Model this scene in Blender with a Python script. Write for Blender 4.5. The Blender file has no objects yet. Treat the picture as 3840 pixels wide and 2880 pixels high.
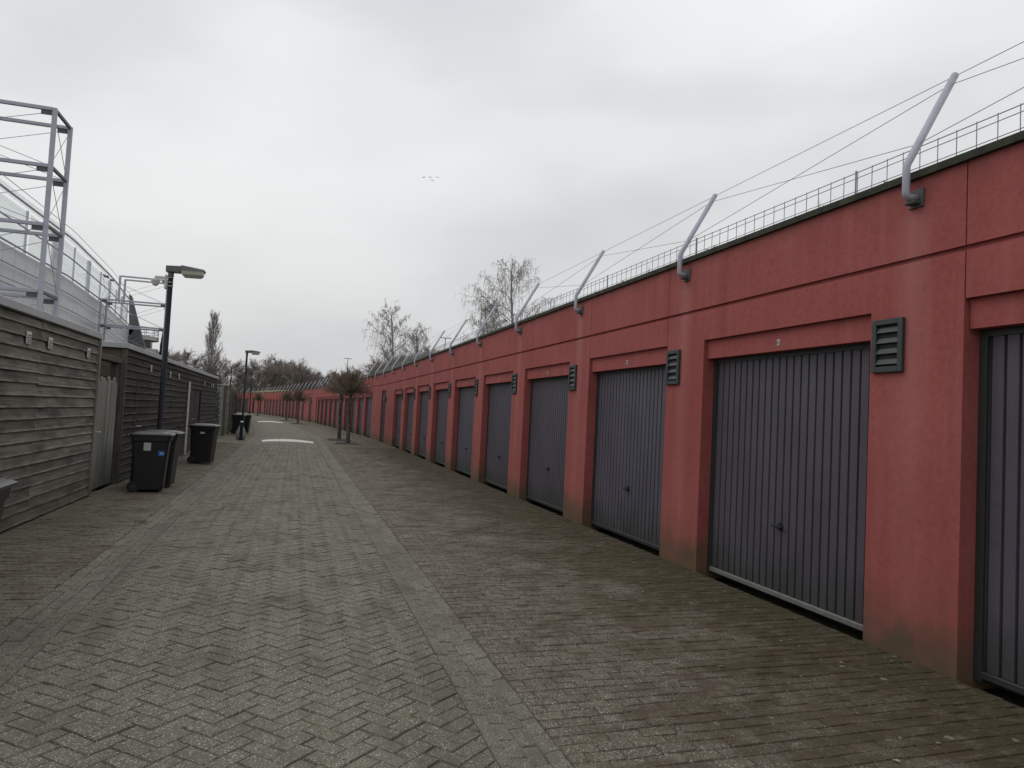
import bpy, math, random
from mathutils import Vector, Matrix, noise as mnoise
R = math.radians
random.seed(7)
scene = bpy.context.scene
col = scene.collection

# ------------------------------------------------------------------ camera
YAW, PITCH, ROLL, CAMH = 0.29422, 0.04594, 0.05007, 1.634
fwd = Vector((math.sin(YAW)*math.cos(PITCH), math.cos(YAW)*math.cos(PITCH), math.sin(PITCH)))
rgt = Vector((math.cos(YAW), -math.sin(YAW), 0))
upv = rgt.cross(fwd)
r2 = rgt*math.cos(ROLL)+upv*math.sin(ROLL)
u2 = upv*math.cos(ROLL)-rgt*math.sin(ROLL)
cam = bpy.data.objects.new('camera', bpy.data.cameras.new('camera'))
col.objects.link(cam)
cam.data.sensor_width = 36
cam.data.lens = 36*2663/3840
cam.data.clip_start = 0.05
cam.data.clip_end = 2000
m = Matrix((r2, u2, -fwd)).transposed().to_4x4()
m.translation = (0, 0, CAMH)
cam.matrix_world = m
scene.camera = cam
def view(P):
    d = Vector(P)-Vector((0, 0, CAMH)); z = d.dot(fwd)
    if z < 0.1: return None
    return d.dot(r2)/z*2663/1920, d.dot(u2)/z*2663/1440, z

# ------------------------------------------------------------------ world, sun, exposure
SUN_EL, SUN_ROT = R(48), R(-60)
world = bpy.data.worlds.new('World'); scene.world = world; world.use_nodes = True
nt = world.node_tree; nt.nodes.clear()
wn = nt.nodes.new; wl = nt.links.new
out = wn('ShaderNodeOutputWorld'); bg = wn('ShaderNodeBackground'); bg2 = wn('ShaderNodeBackground'); mixs = wn('ShaderNodeMixShader')
sky = wn('ShaderNodeTexSky'); sky.sky_type = 'NISHITA'; sky.sun_disc = False
sky.sun_elevation = SUN_EL; sky.sun_rotation = SUN_ROT; sky.air_density = 2; sky.dust_density = 4
wl(sky.outputs[0], bg.inputs[0]); bg.inputs[1].default_value = 0.08
tc = wn('ShaderNodeTexCoord'); mp = wn('ShaderNodeMapping'); mp.inputs['Scale'].default_value = (1.0, 1.0, 2.3); mp.inputs['Location'].default_value = (3.5, 7.7, 1.6)
wl(tc.outputs['Generated'], mp.inputs[0])
n1 = wn('ShaderNodeTexNoise'); n1.inputs['Scale'].default_value = 2.0; n1.inputs['Detail'].default_value = 4; n1.inputs['Roughness'].default_value = 0.42
wl(mp.outputs[0], n1.inputs[0])
cr = wn('ShaderNodeValToRGB'); cr.color_ramp.interpolation = 'B_SPLINE'
for e, p_, c in zip((cr.color_ramp.elements[0], cr.color_ramp.elements[1], cr.color_ramp.elements.new(.5)), (.3, .72, .5), ((.60, .612, .64, 1), (.86, .868, .875, 1), (.735, .744, .757, 1))):
    e.position = p_; e.color = c
wl(n1.outputs[0], cr.inputs[0])
wl(cr.outputs[0], bg2.inputs[0])
# overcast sky: brighter overhead than at the horizon
sx = wn('ShaderNodeSeparateXYZ'); wl(tc.outputs['Generated'], sx.inputs[0])
mr = wn('ShaderNodeMapRange'); wl(sx.outputs[2], mr.inputs[0])
for i_, v_ in zip((1, 2, 3, 4), (0., 1., .90, 1.38)): mr.inputs[i_].default_value = v_
wl(mr.outputs[0], bg2.inputs[1])
mixs.inputs[0].default_value = 0.94
wl(bg.outputs[0], mixs.inputs[1]); wl(bg2.outputs[0], mixs.inputs[2]); wl(mixs.outputs[0], out.inputs[0])

sun = bpy.data.lights.new('sun', 'SUN'); sun.energy = 0.5; sun.angle = R(40); sun.color = (1, .97, .92)
so = bpy.data.objects.new('sun', sun); col.objects.link(so)
sd = Vector((math.sin(SUN_ROT)*math.cos(SUN_EL), math.cos(SUN_ROT)*math.cos(SUN_EL), math.sin(SUN_EL)))
so.rotation_euler = (-sd).to_track_quat('-Z', 'Y').to_euler(); so.location = sd*60
vs = scene.view_settings
vs.view_transform = 'Standard'; vs.look = 'None'; vs.exposure = 0; vs.gamma = 1; vs.use_curve_mapping = False

# ------------------------------------------------------------------ material helpers
class NT:
    def __init__(s, name):
        s.m = bpy.data.materials.new(name); s.m.use_nodes = True
        s.t = s.m.node_tree; s.b = s.t.nodes['Principled BSDF']; s.o = s.t.nodes['Material Output']
        g = s.n('ShaderNodeNewGeometry'); s.pos = g.outputs['Position']; s.isl = g.outputs['Random Per Island']; s.nrm = g.outputs['Normal']
    def n(s, k): return s.t.nodes.new(k)
    def l(s, a, b): s.t.links.new(a, b)
    def put(s, sock, v):
        if hasattr(v, 'links') or hasattr(v, 'is_linked'): s.l(v, sock)
        else: sock.default_value = v
    def map(s, scale, src=None, loc=(0, 0, 0), rot=(0, 0, 0)):
        q = s.n('ShaderNodeMapping'); q.inputs['Scale'].default_value = scale; q.inputs['Location'].default_value = loc; q.inputs['Rotation'].default_value = rot
        s.l(src or s.pos, q.inputs[0]); return q.outputs[0]
    def noise(s, sc, det=4, rough=.55, vec=None):
        q = s.n('ShaderNodeTexNoise'); q.inputs['Scale'].default_value = sc; q.inputs['Detail'].default_value = det; q.inputs['Roughness'].default_value = rough
        s.l(vec or s.pos, q.inputs[0]); return q.outputs[0]
    def vor(s, sc, vec=None, outp='Color', rnd=1):
        q = s.n('ShaderNodeTexVoronoi'); q.inputs['Scale'].default_value = sc; q.inputs['Randomness'].default_value = rnd
        s.l(vec or s.pos, q.inputs[0]); return q.outputs[outp]
    def ramp(s, f, *st):
        q = s.n('ShaderNodeValToRGB'); e = q.color_ramp.elements
        while len(e) < len(st): e.new(.5)
        for a, (p, c) in zip(e, st):
            a.position = p; a.color = (c, c, c, 1) if isinstance(c, (int, float)) else (*c, 1)
        s.l(f, q.inputs[0]); return q.outputs[0]
    def mix(s, f, a, b, mode='MIX'):
        q = s.n('ShaderNodeMix'); q.data_type = 'RGBA'; q.blend_type = mode
        s.put(q.inputs[0], f); s.put(q.inputs[6], a if not isinstance(a, tuple) else (*a, 1)); s.put(q.inputs[7], b if not isinstance(b, tuple) else (*b, 1)); return q.outputs[2]
    def math(s, op, a, b=0.0, clamp=False):
        q = s.n('ShaderNodeMath'); q.operation = op; q.use_clamp = clamp
        s.put(q.inputs[0], a); s.put(q.inputs[1], b); return q.outputs[0]
    def rng(s, v, a, b, c=0., d=1.):
        q = s.n('ShaderNodeMapRange'); s.put(q.inputs[0], v)
        for i, x in zip((1, 2, 3, 4), (a, b, c, d)): q.inputs[i].default_value = x
        return q.outputs[0]
    def xyz(s, v=None):
        q = s.n('ShaderNodeSeparateXYZ'); s.l(v or s.pos, q.inputs[0]); return q.outputs
    def obj(s): return s.n('ShaderNodeObjectInfo').outputs['Random']
    def gen(s): return s.n('ShaderNodeTexCoord').outputs['Object']
    def done(s, colr, rough=.8, bump=None, strength=.3, dist=.01, metal=0, spec=.5):
        s.put(s.b.inputs['Base Color'], colr if not isinstance(colr, tuple) else (*colr, 1))
        s.put(s.b.inputs['Roughness'], rough); s.b.inputs['Metallic'].default_value = metal
        s.b.inputs['Specular IOR Level'].default_value = spec
        if bump is not None:
            q = s.n('ShaderNodeBump'); q.inputs['Strength'].default_value = strength; q.inputs['Distance'].default_value = dist
            s.l(bump, q.inputs['Height']); s.l(q.outputs[0], s.b.inputs['Normal'])
        return s.m
M = {}
def red_concrete():
    t = NT('red_concrete'); x, y, z = t.xyz()
    big = t.noise(.9, 5, .6); fine = t.noise(19, 7, .7); tiny = t.noise(90, 2, .6)
    c = t.mix(t.ramp(big, (.3, 0.), (.72, 1.)), (.285, .070, .065), (.362, .105, .098))
    c = t.mix(t.rng(fine, .36, .68, 0, .55), c, (.215, .053, .046))
    c = t.mix(t.rng(tiny, .45, .8, 0, .22), c, (.43, .16, .145))
    # dark specks (air holes)
    sp = t.vor(26, outp='Distance'); c = t.mix(t.math('MULTIPLY', t.math('LESS_THAN', sp, .07), .55), c, (.10, .03, .028))
    # rain streaks, vertical
    st = t.noise(1.0, 5, .6, t.map((7, 7, .35)))
    c = t.mix(t.rng(st, .52, .78, 0, .34), c, (.41, .17, .16))
    st2 = t.noise(1.0, 5, .6, t.map((5, 5, .22), loc=(9, 4, 2)))
    c = t.mix(t.rng(st2, .55, .8, 0, .45), c, (.17, .05, .045))
    # washed pale run below each arm (3.3 m pitch)
    d = t.math('ABSOLUTE', t.math('SUBTRACT', t.math('MODULO', t.math('ADD', y, 3.3*20-4.21+1.65-.03), 3.3), 1.65))
    dd = t.math('ADD', d, t.rng(t.noise(5, 3, .6, t.map((1, 1, .3))), 0, 1, -.05, .06))
    run = t.math('MULTIPLY', t.rng(dd, .02, .20, 1, 0), t.math('MULTIPLY', t.rng(z, 3.4, 3.3, 0, 1), t.rng(z, .6, 2.9, .07, .22)))
    c = t.mix(run, c, (.50, .27, .25))
    # algae at the foot
    h = t.math('ADD', z, t.rng(t.noise(2.2, 5, .65), .2, .8, -.22, .30))
    c = t.mix(t.rng(h, .46, .05, 0, .92), c, (.060, .058, .034))
    h2 = t.math('ADD', z, t.rng(t.noise(1.1, 5, .65, t.map((1, 1, .5), loc=(4, 2, 8))), .2, .8, -.6, .7))
    c = t.mix(t.rng(h2, .80, -.1, 0, .6), c, (.17, .10, .062))
    # green-grey at the top edge
    h3 = t.math('SUBTRACT', z, t.rng(t.noise(3, 4, .6), .2, .8, -.1, .12))
    c = t.mix(t.rng(h3, 3.42, 3.62, 0, .5), c, (.12, .055, .045))
    bump = t.math('ADD', t.math('MULTIPLY', fine, .6), t.math('MULTIPLY', tiny, .4))
    return t.done(c, .88, bump, .35, .006, spec=.25)
M['red'] = red_concrete()
def paver(name, a, b, moss=0., left=False, aggregate=.62, far=False, herring=False, crack=0.):
    t = NT(name); x, y, z = t.xyz()
    rnd = t.math('FRACT', t.math('ADD', t.math('MULTIPLY', t.obj(), 7.31), t.math('MULTIPLY', t.isl, 3.17)))
    big = t.noise(.45, 5, .6); mid = t.noise(5, 7, .72)
    c = t.mix(t.rng(rnd, 0, 1, 0, 1), a, b)
    c = t.mix(t.rng(mid, .3, .75, 0, .5), c, tuple(v*.62 for v in a))
    c = t.mix(t.rng(big, .35, .7, 0, .45), c, tuple(v*1.25 for v in b))
    tw = t.noise(1., 4, .6, t.map((1.5, .06, 1))); c = t.mix(t.rng(tw, .42, .66, 0, .32), c, tuple(v*.6 for v in a))
    if aggregate:
        v = t.vor(165, outp='Color'); vd = t.vor(165, outp='Distance')
        hh = t.xyz(v)
        spk = t.math('MULTIPLY', t.math('GREATER_THAN', hh[0], .76), t.math('LESS_THAN', vd, .44))
        c = t.mix(t.math('MULTIPLY', spk, aggregate), c, (.68, .68, .62))
        spd = t.math('MULTIPLY', t.math('GREATER_THAN', hh[1], .84), t.math('LESS_THAN', vd, .5))
        c = t.mix(t.math('MULTIPLY', spd, .55), c, tuple(v*.45 for v in a))
        v2 = t.xyz(t.vor(75, outp='Color')); vd2 = t.vor(75, outp='Distance')
        c = t.mix(t.math('MULTIPLY', t.math('MULTIPLY', t.math('GREATER_THAN', v2[0], .93), t.math('LESS_THAN', vd2, .42)), aggregate*.9), c, (.5, .5, .46))
    if far:
        # pieces too small to tell apart: faint courses only
        bt = t.n('ShaderNodeTexBrick'); bt.inputs['Scale'].default_value = 1; bt.inputs['Brick Width'].default_value = .21; bt.inputs['Row Height'].default_value = .105
        bt.inputs['Mortar Size'].default_value = .006
        bt.inputs['Color1'].default_value = (1, 1, 1, 1); bt.inputs['Color2'].default_value = (.92, .92, .92, 1); bt.inputs['Mortar'].default_value = (.82, .82, .8, 1)
        t.l(t.map((1, 1, 1), rot=(0, 0, R(45) if herring else 0)), bt.inputs[0])
        c = t.mix(1., c, bt.outputs[0], 'MULTIPLY')
    if moss:
        # moss and dead leaf mould spreading out from the foot of the wall
        dist = t.math('SUBTRACT', 4.41, x) if not left else t.math('SUBTRACT', x, -3.15)
        nn = t.noise(1.3, 6, .7); n3 = t.noise(9, 5, .7)
        f = t.math('ADD', t.rng(dist, .1, 2.9, 1.05, -.05), t.rng(nn, .3, .7, -.55, .5))
        f = t.math('MULTIPLY', t.rng(f, .15, .85, 0, 1), t.rng(n3, .3, .6, .35, 1))
        f = t.math('MULTIPLY', f, moss, True)
        c = t.mix(f, c, t.mix(t.rng(n3, .4, .62, 0, 1), (.042, .032, .017), (.056, .053, .023)))
        lv = t.xyz(t.vor(11, outp='Color')); ld = t.math('ADD', t.vor(11, outp='Distance'), t.rng(t.noise(60, 3, .6), .3, .7, -.12, .12))
        c = t.mix(t.math('MULTIPLY', t.math('MULTIPLY', t.math('GREATER_THAN', lv[0], .90), t.math('LESS_THAN', ld, t.math('MULTIPLY', lv[1], .26))), .55), c, (.27, .27, .21))
        bl = t.noise(3.2, 6, .75, t.map((1, 1, 1), loc=(7, 1, 3)))
        c = t.mix(t.rng(bl, .47, .62, 0, .75), c, (.066, .046, .030))
        b2 = t.noise(8, 6, .75, t.map((.6, 1.5, 1), loc=(2, 9, 3))); c = t.mix(t.rng(b2, .52, .66, 0, .5), c, (.16, .145, .11))
    if crack:
        q = t.noise(3.5, 6, .65, t.map((1, .25, 1)))
        c = t.mix(t.rng(q, .42, .68, 0, crack), c, (.215, .205, .17))
        q2 = t.noise(2.1, 6, .7, t.map((1.6, .5, 1), loc=(5, 3, 1)))
        c = t.mix(t.rng(q2, .48, .62, 0, .6), c, (.080, .074, .056))
    bp = t.math('ADD', t.noise(160, 3, .7), t.math('MULTIPLY', mid, 1.2))
    return t.done(c, t.rng(mid, .3, .7, .72, .95), bp, .5, .004, spec=.3)
PA, PB = (.122, .113, .083), (.147, .137, .102)
M['pav_road'] = paver('paver_road', PA, PB, crack=.18)
M['pav_drive'] = paver('paver_drive', (.102, .091, .065), (.127, .114, .083), moss=1.45)
M['pav_left'] = paver('paver_left', (.132, .120, .088), (.164, .150, .110), moss=.4, left=True)
M['pav_gut'] = paver('paver_gutter', (.114, .108, .080), (.140, .132, .098), aggregate=.55, crack=.34)
M['far_road'] = paver('paving_road_far', PA, PB, aggregate=0, far=True, herring=True)
M['far_drive'] = paver('paving_drive_far', (.112, .104, .073), (.138, .128, .092), aggregate=0, far=True, moss=.5)
M['far_left'] = paver('paving_left_far', (.124, .113, .082), (.154, .141, .103), aggregate=0, far=True, moss=.35, left=True)
M['far_gut'] = paver('paving_gutter_far', (.118, .111, .082), (.142, .133, .100), aggregate=0, far=True, crack=.4)
def bedding():
    t = NT('joint_sand'); c = t.mix(t.noise(7, 5, .7), (.050, .044, .030), (.095, .086, .060)); return t.done(c, .95)
M['bed'] = bedding()
def ground_m():
    t = NT('ground_soil'); c = t.mix(t.rng(t.noise(.3, 6, .65), .3, .7), (.055, .06, .03), (.10, .09, .06)); return t.done(c, .95)
M['ground'] = ground_m()
def steel_door():
    t = NT('door_paint'); o = t.gen(); x, y, z = t.xyz(o); r = t.obj()
    n = t.noise(2.2, 6, .65, t.map((1, 1, .4), o)); f = t.noise(40, 4, .6)
    c = t.mix(t.rng(n, .3, .7), (.068, .064, .086), (.102, .097, .127))
    c = t.mix(t.math('MULTIPLY', r, .7), c, (.062, .054, .066))
    c = t.mix(t.rng(f, .5, .75, 0, .3), c, (.13, .13, .148))
    sf = t.noise(2.6, 7, .75, t.map((1.2, 1, 5), o, loc=(3, 1, 7))); c = t.mix(t.rng(sf, .6, .68, 0, .45), c, (.045, .042, .050))
    sg = t.noise(5, 7, .75, t.map((3, 1, .5), o, loc=(8, 1, 2))); c = t.mix(t.rng(sg, .62, .72, 0, .4), c, (.16, .155, .165))
    hz = t.math('ADD', z, t.rng(t.noise(6, 5, .7, t.map((1, 1, .3), o)), .2, .8, -.3, .3))
    c = t.mix(t.rng(hz, .55, .0, 0, .75), c, (.040, .041, .030))
    c = t.mix(t.rng(t.math('SUBTRACT', z, t.rng(n, .3, .7, -.2, .2)), 2.0, 2.4, 0, .5), c, (.045, .038, .044))  # shade of the lintel soffit, painted onto the door top
    return t.done(c, t.rng(n, .3, .7, .42, .62), f, .12, .003, spec=.45)
M['door'] = steel_door()
def plain(name, c, rough=.6, var=.25, sc=9, metal=0, spec=.5, bump=.1, dark=.55):
    t = NT(name); n = t.noise(sc, 5, .6)
    cc = t.mix(t.rng(n, .3, .75, 0, var*2), c, tuple(v*dark for v in c))
    return t.done(cc, rough, t.noise(sc*8, 3, .6), bump, .004, metal, spec)
M['bed_moss'] = plain('mossy_joint', (.080, .070, .050), .95, .5, 5, dark=.35)
M['bed_gut'] = plain('gutter_cement', (.085, .078, .058), .95, .4, 9)
M['frame_green'] = plain('door_frame_paint', (.030, .036, .034), .55)
M['vent'] = plain('vent_slate_grey', (.036, .046, .047), .5, .3)
M['black'] = plain('deep_black', (.008, .008, .009), .7)
M['railgrey'] = plain('bottom_rail_aluminium', (.19, .19, .18), .5, .4, 14)
M['galv'] = plain('galvanised_steel', (.40, .415, .48), .5, .2, 6, metal=.1, bump=.01)
M['galv_d'] = plain('dull_steel_plate', (.095, .105, .105), .6, .3, 12, metal=.2)
M['wire'] = plain('wire_steel', (.31, .315, .35), .5, .2, metal=.1)
def moss():
    t = NT('mossy_coping'); n = t.noise(5, 6, .7); c = t.mix(t.rng(n, .35, .65), (.016, .018, .013), (.052, .055, .033)); return t.done(c, .92, n, .5, .02)
M['coping'] = moss()
def sedum():
    t = NT('roof_turf'); n = t.noise(2.0, 7, .75); c = t.mix(t.rng(n, .3, .7), (.085, .105, .045), (.15, .145, .075)); return t.done(c, .95, t.noise(30, 4, .7), .6, .03)
M['turf'] = sedum()
def wood(name, a, b, dk, axis=1, dirt=.55, edge=0):
    t = NT(name); o = t.gen(); r = t.obj()
    off = t.n('ShaderNodeCombineXYZ'); t.l(t.math('MULTIPLY', r, 37.), off.inputs[0]); t.l(t.math('MULTIPLY', r, 11.), off.inputs[2])
    ad = t.n('ShaderNodeVectorMath'); ad.operation = 'ADD'; t.l(t.pos, ad.inputs[0]); t.l(off.outputs[0], ad.inputs[1])
    sc = (30, .9, 30) if axis == 1 else (30, 30, .9)
    if axis == 0: sc = (.9, 30, 30)
    g = t.noise(1.4, 6, .65, t.map(sc, ad.outputs[0])); bl = t.noise(1.2, 5, .6, t.map((1, 1, 4) if axis != 2 else (4, 4, .7), ad.outputs[0]))
    c = t.mix(r, a, b)
    c = t.mix(t.rng(g, .38, .7, 0, .75), c, tuple(v*.5 for v in a))
    c = t.mix(t.rng(g, .5, .25, 0, .35), c, tuple(min(1, v*1.7) for v in b))
    c = t.mix(t.rng(bl, .44, .72, 0, dirt), c, dk)
    x, y, z = t.xyz()
    oz = t.xyz(o)[2]
    if edge: c = t.mix(t.math('MULTIPLY', t.rng(oz, .035, .006, 0, 1), t.rng(t.noise(2.3, 5, .7, t.map((3, 1, 3), ad.outputs[0])), .38, .6, 0, edge)), c, tuple(min(1, v*2.1) for v in b))  # worn pale lower plank edge, with its lit look painted in
    gr = t.math('ADD', z, t.rng(t.noise(3, 4, .6), .2, .8, -.35, .35))
    c = t.mix(t.rng(gr, .55, .0, 0, .5), c, (.062, .066, .045))
    return t.done(c, .85, g, .5, .006, spec=.25)
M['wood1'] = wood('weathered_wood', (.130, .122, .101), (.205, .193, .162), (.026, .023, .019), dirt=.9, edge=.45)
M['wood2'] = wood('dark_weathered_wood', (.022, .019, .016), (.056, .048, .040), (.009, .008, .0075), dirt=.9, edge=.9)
M['wood2e'] = wood('end_wall_wood', (.105, .086, .068), (.135, .112, .09), (.04, .034, .028), axis=0)
M['woodv'] = wood('gate_wood', (.21, .205, .18), (.27, .265, .235), (.105, .11, .08), axis=2, dirt=.6)
M['woodvd'] = wood('old_board_wood', (.075, .066, .054), (.105, .094, .078), (.03, .027, .022), axis=2)
M['fascia'] = plain('zinc_fascia', (.36, .375, .385), .55, .2, 3)
M['ventw'] = plain('white_plastic_grille', (.58, .58, .54), .6, .3, 20)
M['binp'] = plain('bin_plastic', (.010, .011, .013), .42, .3, 5, spec=.5, bump=.05)
M['binl'] = plain('bin_lid_plastic', (.022, .025, .032), .38, .3, 6, spec=.55, bump=.05)
M['tyre'] = plain('rubber', (.008, .008, .008), .7)
M['white'] = plain('white_label', (.42, .43, .46), .6, .1)
M['blue'] = plain('blue_label', (.02, .12, .45), .6, .05)
M['post'] = plain('lamp_post_paint', (.009, .012, .019), .7, .2, 4, spec=.25)
M['lamp_h'] = plain('lamp_housing', (.10, .105, .105), .5, .2, 6)
M['lens'] = plain('lamp_diffuser', (.36, .35, .29), .35, .15, 10, spec=.6)
M['cctv'] = plain('cctv_plastic', (.52, .53, .50), .45, .15)
M['bark'] = plain('bark', (.060, .050, .038), .95, .35, 9, bump=.7)
def bark_l():
    t = NT('lichen_bark'); n = t.noise(16, 5, .7); c = t.mix(t.rng(n, .5, .62), (.038, .034, .028), (.20, .19, .15)); return t.done(c, .95, n, .7, .02)
M['barkl'] = bark_l()
M['twig'] = plain('twig_brown', (.165, .128, .088), .9, .3, 1.5)
M['twig_w'] = plain('twig_wood_grey', (.235, .198, .172), .9, .3, .35)
M['twig_d'] = plain('undergrowth_twig', (.125, .113, .085), .9, .35, .3)
M['birch'] = plain('birch_twig', (.26, .237, .215), .9, .3, 1.5)
M['birchb'] = plain('birch_bark', (.32, .31, .29), .85, .5, 3, dark=.3)
M['pop'] = plain('poplar_twig', (.26, .235, .21), .9, .3, .7)
M['soil'] = plain('pit_soil', (.030, .026, .018), .95, .4, 6, bump=.8)
M['kerb'] = plain('kerb_concrete', (.15, .145, .125), .9, .3, 12)
M['whitep'] = plain('white_block', (.56, .56, .53), .8, .2, 7, dark=.75)
M['panel'] = plain('facade_panel', (.52, .545, .55), .4, .15, .5, spec=.5, bump=.02, dark=.8)
M['wframe'] = plain('white_frame', (.55, .57, .62), .5, .1)
M['dgrey'] = plain('dark_grey_steel', (.085, .095, .105), .55, .2, 2)
M['render'] = plain('pale_render', (.42, .42, .39), .8, .2, 1)
M['dglass'] = plain('dark_window', (.035, .04, .045), .2, .2, 1, spec=.6)
def glass():
    t = NT('screen_glass'); t.b.inputs['Base Color'].default_value = (.80, .86, .85, 1); t.b.inputs['Roughness'].default_value = .08
    tr = t.n('ShaderNodeBsdfTransparent'); tr.inputs[0].default_value = (.97, .985, .98, 1)
    mx = t.n('ShaderNodeMixShader'); fr = t.n('ShaderNodeFresnel'); fr.inputs[0].default_value = 1.4
    t.l(t.math('ADD', t.math('MULTIPLY', fr.outputs[0], .35), .03, True), mx.inputs[0]); t.l(tr.outputs[0], mx.inputs[1]); t.l(t.b.outputs[0], mx.inputs[2]); t.l(mx.outputs[0], t.o.inputs[0])
    return t.m
M['glass'] = glass()
def leafm(name, a, b):
    t = NT(name); c = t.mix(t.isl, a, b); return t.done(c, .7)
M['leaf'] = leafm('dead_leaf', (.16, .10, .05), (.30, .27, .17))
M['grassm'] = leafm('weed_green', (.05, .075, .022), (.10, .11, .045))
M['ivy'] = leafm('ivy_green', (.018, .032, .012), (.045, .06, .024))
M['cyp'] = leafm('cypress_green', (.012, .020, .012), (.03, .042, .024))
M['bag'] = plain('plastic_bag', (.21, .215, .205), .35, .4, 7, bump=.3)
M['bird'] = plain('bird_grey', (.12, .12, .13), .8)

# ------------------------------------------------------------------ mesh helpers
class MB:
    def __init__(s): s.v = []; s.f = []
    def quadbox(s, P):   # 8 points: bottom 4 ccw, top 4 ccw
        b = len(s.v); s.v += [tuple(p) for p in P]
        for q in ((3, 2, 1, 0), (4, 5, 6, 7), (0, 1, 5, 4), (1, 2, 6, 5), (2, 3, 7, 6), (3, 0, 4, 7)): s.f.append(tuple(b+i for i in q))
    def box(s, x0, x1, y0, y1, z0, z1):
        s.quadbox([(x0, y0, z0), (x1, y0, z0), (x1, y1, z0), (x0, y1, z0), (x0, y0, z1), (x1, y0, z1), (x1, y1, z1), (x0, y1, z1)]); return s
    def bbox(s, x0, x1, y0, y1, z0, z1, b=.01):   # chamfered box
        ring = lambda i, z: [(x0+i, y0, z), (x1-i, y0, z), (x1, y0+i, z), (x1, y1-i, z), (x1-i, y1, z), (x0+i, y1, z), (x0, y1-i, z), (x0, y0+i, z)]
        def sh(z, k): return [(x0+b+k, y0+k, z), (x1-b-k, y0+k, z), (x1-k, y0+b+k, z), (x1-k, y1-b-k, z), (x1-b-k, y1-k, z), (x0+b+k, y1-k, z), (x0+k, y1-b-k, z), (x0+k, y0+b+k, z)]
        o = len(s.v); s.v += sh(z0, b)+sh(z0+b, 0)+sh(z1-b, 0)+sh(z1, b)
        for r in range(3):
            for i in range(8): j = (i+1) % 8; s.f.append((o+r*8+i, o+r*8+j, o+r*8+8+j, o+r*8+8+i))
        s.f.append(tuple(o+i for i in reversed(range(8)))); s.f.append(tuple(o+24+i for i in range(8))); return s
    def tube(s, pts, rad, n=8, cap=True):
        pts = [Vector(p) for p in pts]; b = len(s.v); k = len(pts)
        if not hasattr(rad, '__len__'): rad = [rad]*k
        up = None
        for i, p in enumerate(pts):
            t = (pts[min(i+1, k-1)]-pts[max(i-1, 0)])
            t = t.normalized() if t.length > 1e-9 else Vector((0, 0, 1))
            if up is None: up = Vector((0, 0, 1)) if abs(t.z) < .9 else Vector((1, 0, 0))
            a = t.cross(up).normalized(); c = a.cross(t); up = c
            for j in range(n):
                w = 2*math.pi*j/n; s.v.append(tuple(p+(a*math.cos(w)+c*math.sin(w))*rad[i]))
        for i in range(k-1):
            for j in range(n): q = (j+1) % n; s.f.append((b+i*n+j, b+i*n+q, b+i*n+n+q, b+i*n+n+j))
        if cap: s.f.append(tuple(b+j for j in reversed(range(n)))); s.f.append(tuple(b+(k-1)*n+j for j in range(n)))
        return s
    def cone(s, a, b, r):   # thin three sided twig
        a = Vector(a); b = Vector(b); t = (b-a)
        if t.length < 1e-6: return
        t.normalize(); u = t.cross(Vector((.3, .5, .81))).normalized(); w = t.cross(u); o = len(s.v)
        for j in range(3): q = 2.0944*j; s.v.append(tuple(a+(u*math.cos(q)+w*math.sin(q))*r))
        s.v.append(tuple(b)); s.f += [(o, o+1, o+3), (o+1, o+2, o+3), (o+2, o, o+3)]
    def prism(s, poly, y0, y1):   # poly in xz, extruded along y
        b = len(s.v); n = len(poly)
        s.v += [(x, y0, z) for x, z in poly]+[(x, y1, z) for x, z in poly]
        s.f.append(tuple(b+i for i in range(n))); s.f.append(tuple(b+n+i for i in reversed(range(n))))
        for i in range(n): j = (i+1) % n; s.f.append((b+j, b+i, b+n+i, b+n+j))
        return s
    def loft(s, rings, cap=True):
        b = len(s.v); n = len(rings[0])
        for r in rings: s.v += [tuple(p) for p in r]
        for i in range(len(rings)-1):
            for j in range(n): q = (j+1) % n; s.f.append((b+i*n+j, b+i*n+q, b+i*n+n+q, b+i*n+n+j))
        if cap: s.f.append(tuple(b+j for j in reversed(range(n)))); s.f.append(tuple(b+(len(rings)-1)*n+j for j in range(n)))
        return s
    def shift(s, d): s.v = [(a+d[0], b+d[1], c+d[2]) for a, b, c in s.v]; return s
    def mesh(s, name, mat, smooth=False):
        me = bpy.data.meshes.new(name); me.from_pydata(s.v, [], s.f); me.materials.append(mat)
        if smooth: me.polygons.foreach_set('use_smooth', [True]*len(me.polygons))
        me.update(); return me
def link(name, me, parent=None, loc=(0, 0, 0), rz=0., label=None):
    o = bpy.data.objects.new(name, me); col.objects.link(o); o.location = loc; o.rotation_euler[2] = rz
    if parent: o.parent = parent
    if label: o['label'] = label
    return o
def ob(name, mb, mat, parent=None, loc=(0, 0, 0), rz=0., label=None, smooth=False):
    return link(name, mb.mesh(name, M[mat] if isinstance(mat, str) else mat, smooth), parent, loc, rz, label)
def tag(o, label, cat, group=None):
    o['label'] = label; o['category'] = cat
    if group: o['group'] = group
    return o
def thing(name, label, cat, loc=(0, 0, 0), rz=0., group=None): return tag(link(name, None, None, loc, rz), label, cat, group)
def structure(o): o['kind'] = 'structure'; return o
def stuff(o): o['kind'] = 'stuff'; return o
def copy_tree(o, parent=None):
    c = o.copy(); col.objects.link(c); c.parent = parent
    for ch in o.children: copy_tree(ch, c)
    return c
ORD = 'zeroth first second third fourth fifth sixth seventh eighth ninth tenth eleventh twelfth thirteenth fourteenth fifteenth sixteenth seventeenth eighteenth nineteenth twentieth'.split()
def ordw(n):
    if n <= 20: return ORD[n]
    tens = {2: 'twenty', 3: 'thirty', 4: 'forty', 5: 'fifty'}; tt = {2: 'twentieth', 3: 'thirtieth', 4: 'fortieth', 5: 'fiftieth'}
    return tt[n//10] if n % 10 == 0 else tens[n//10]+'-'+ORD[n % 10]

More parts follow.
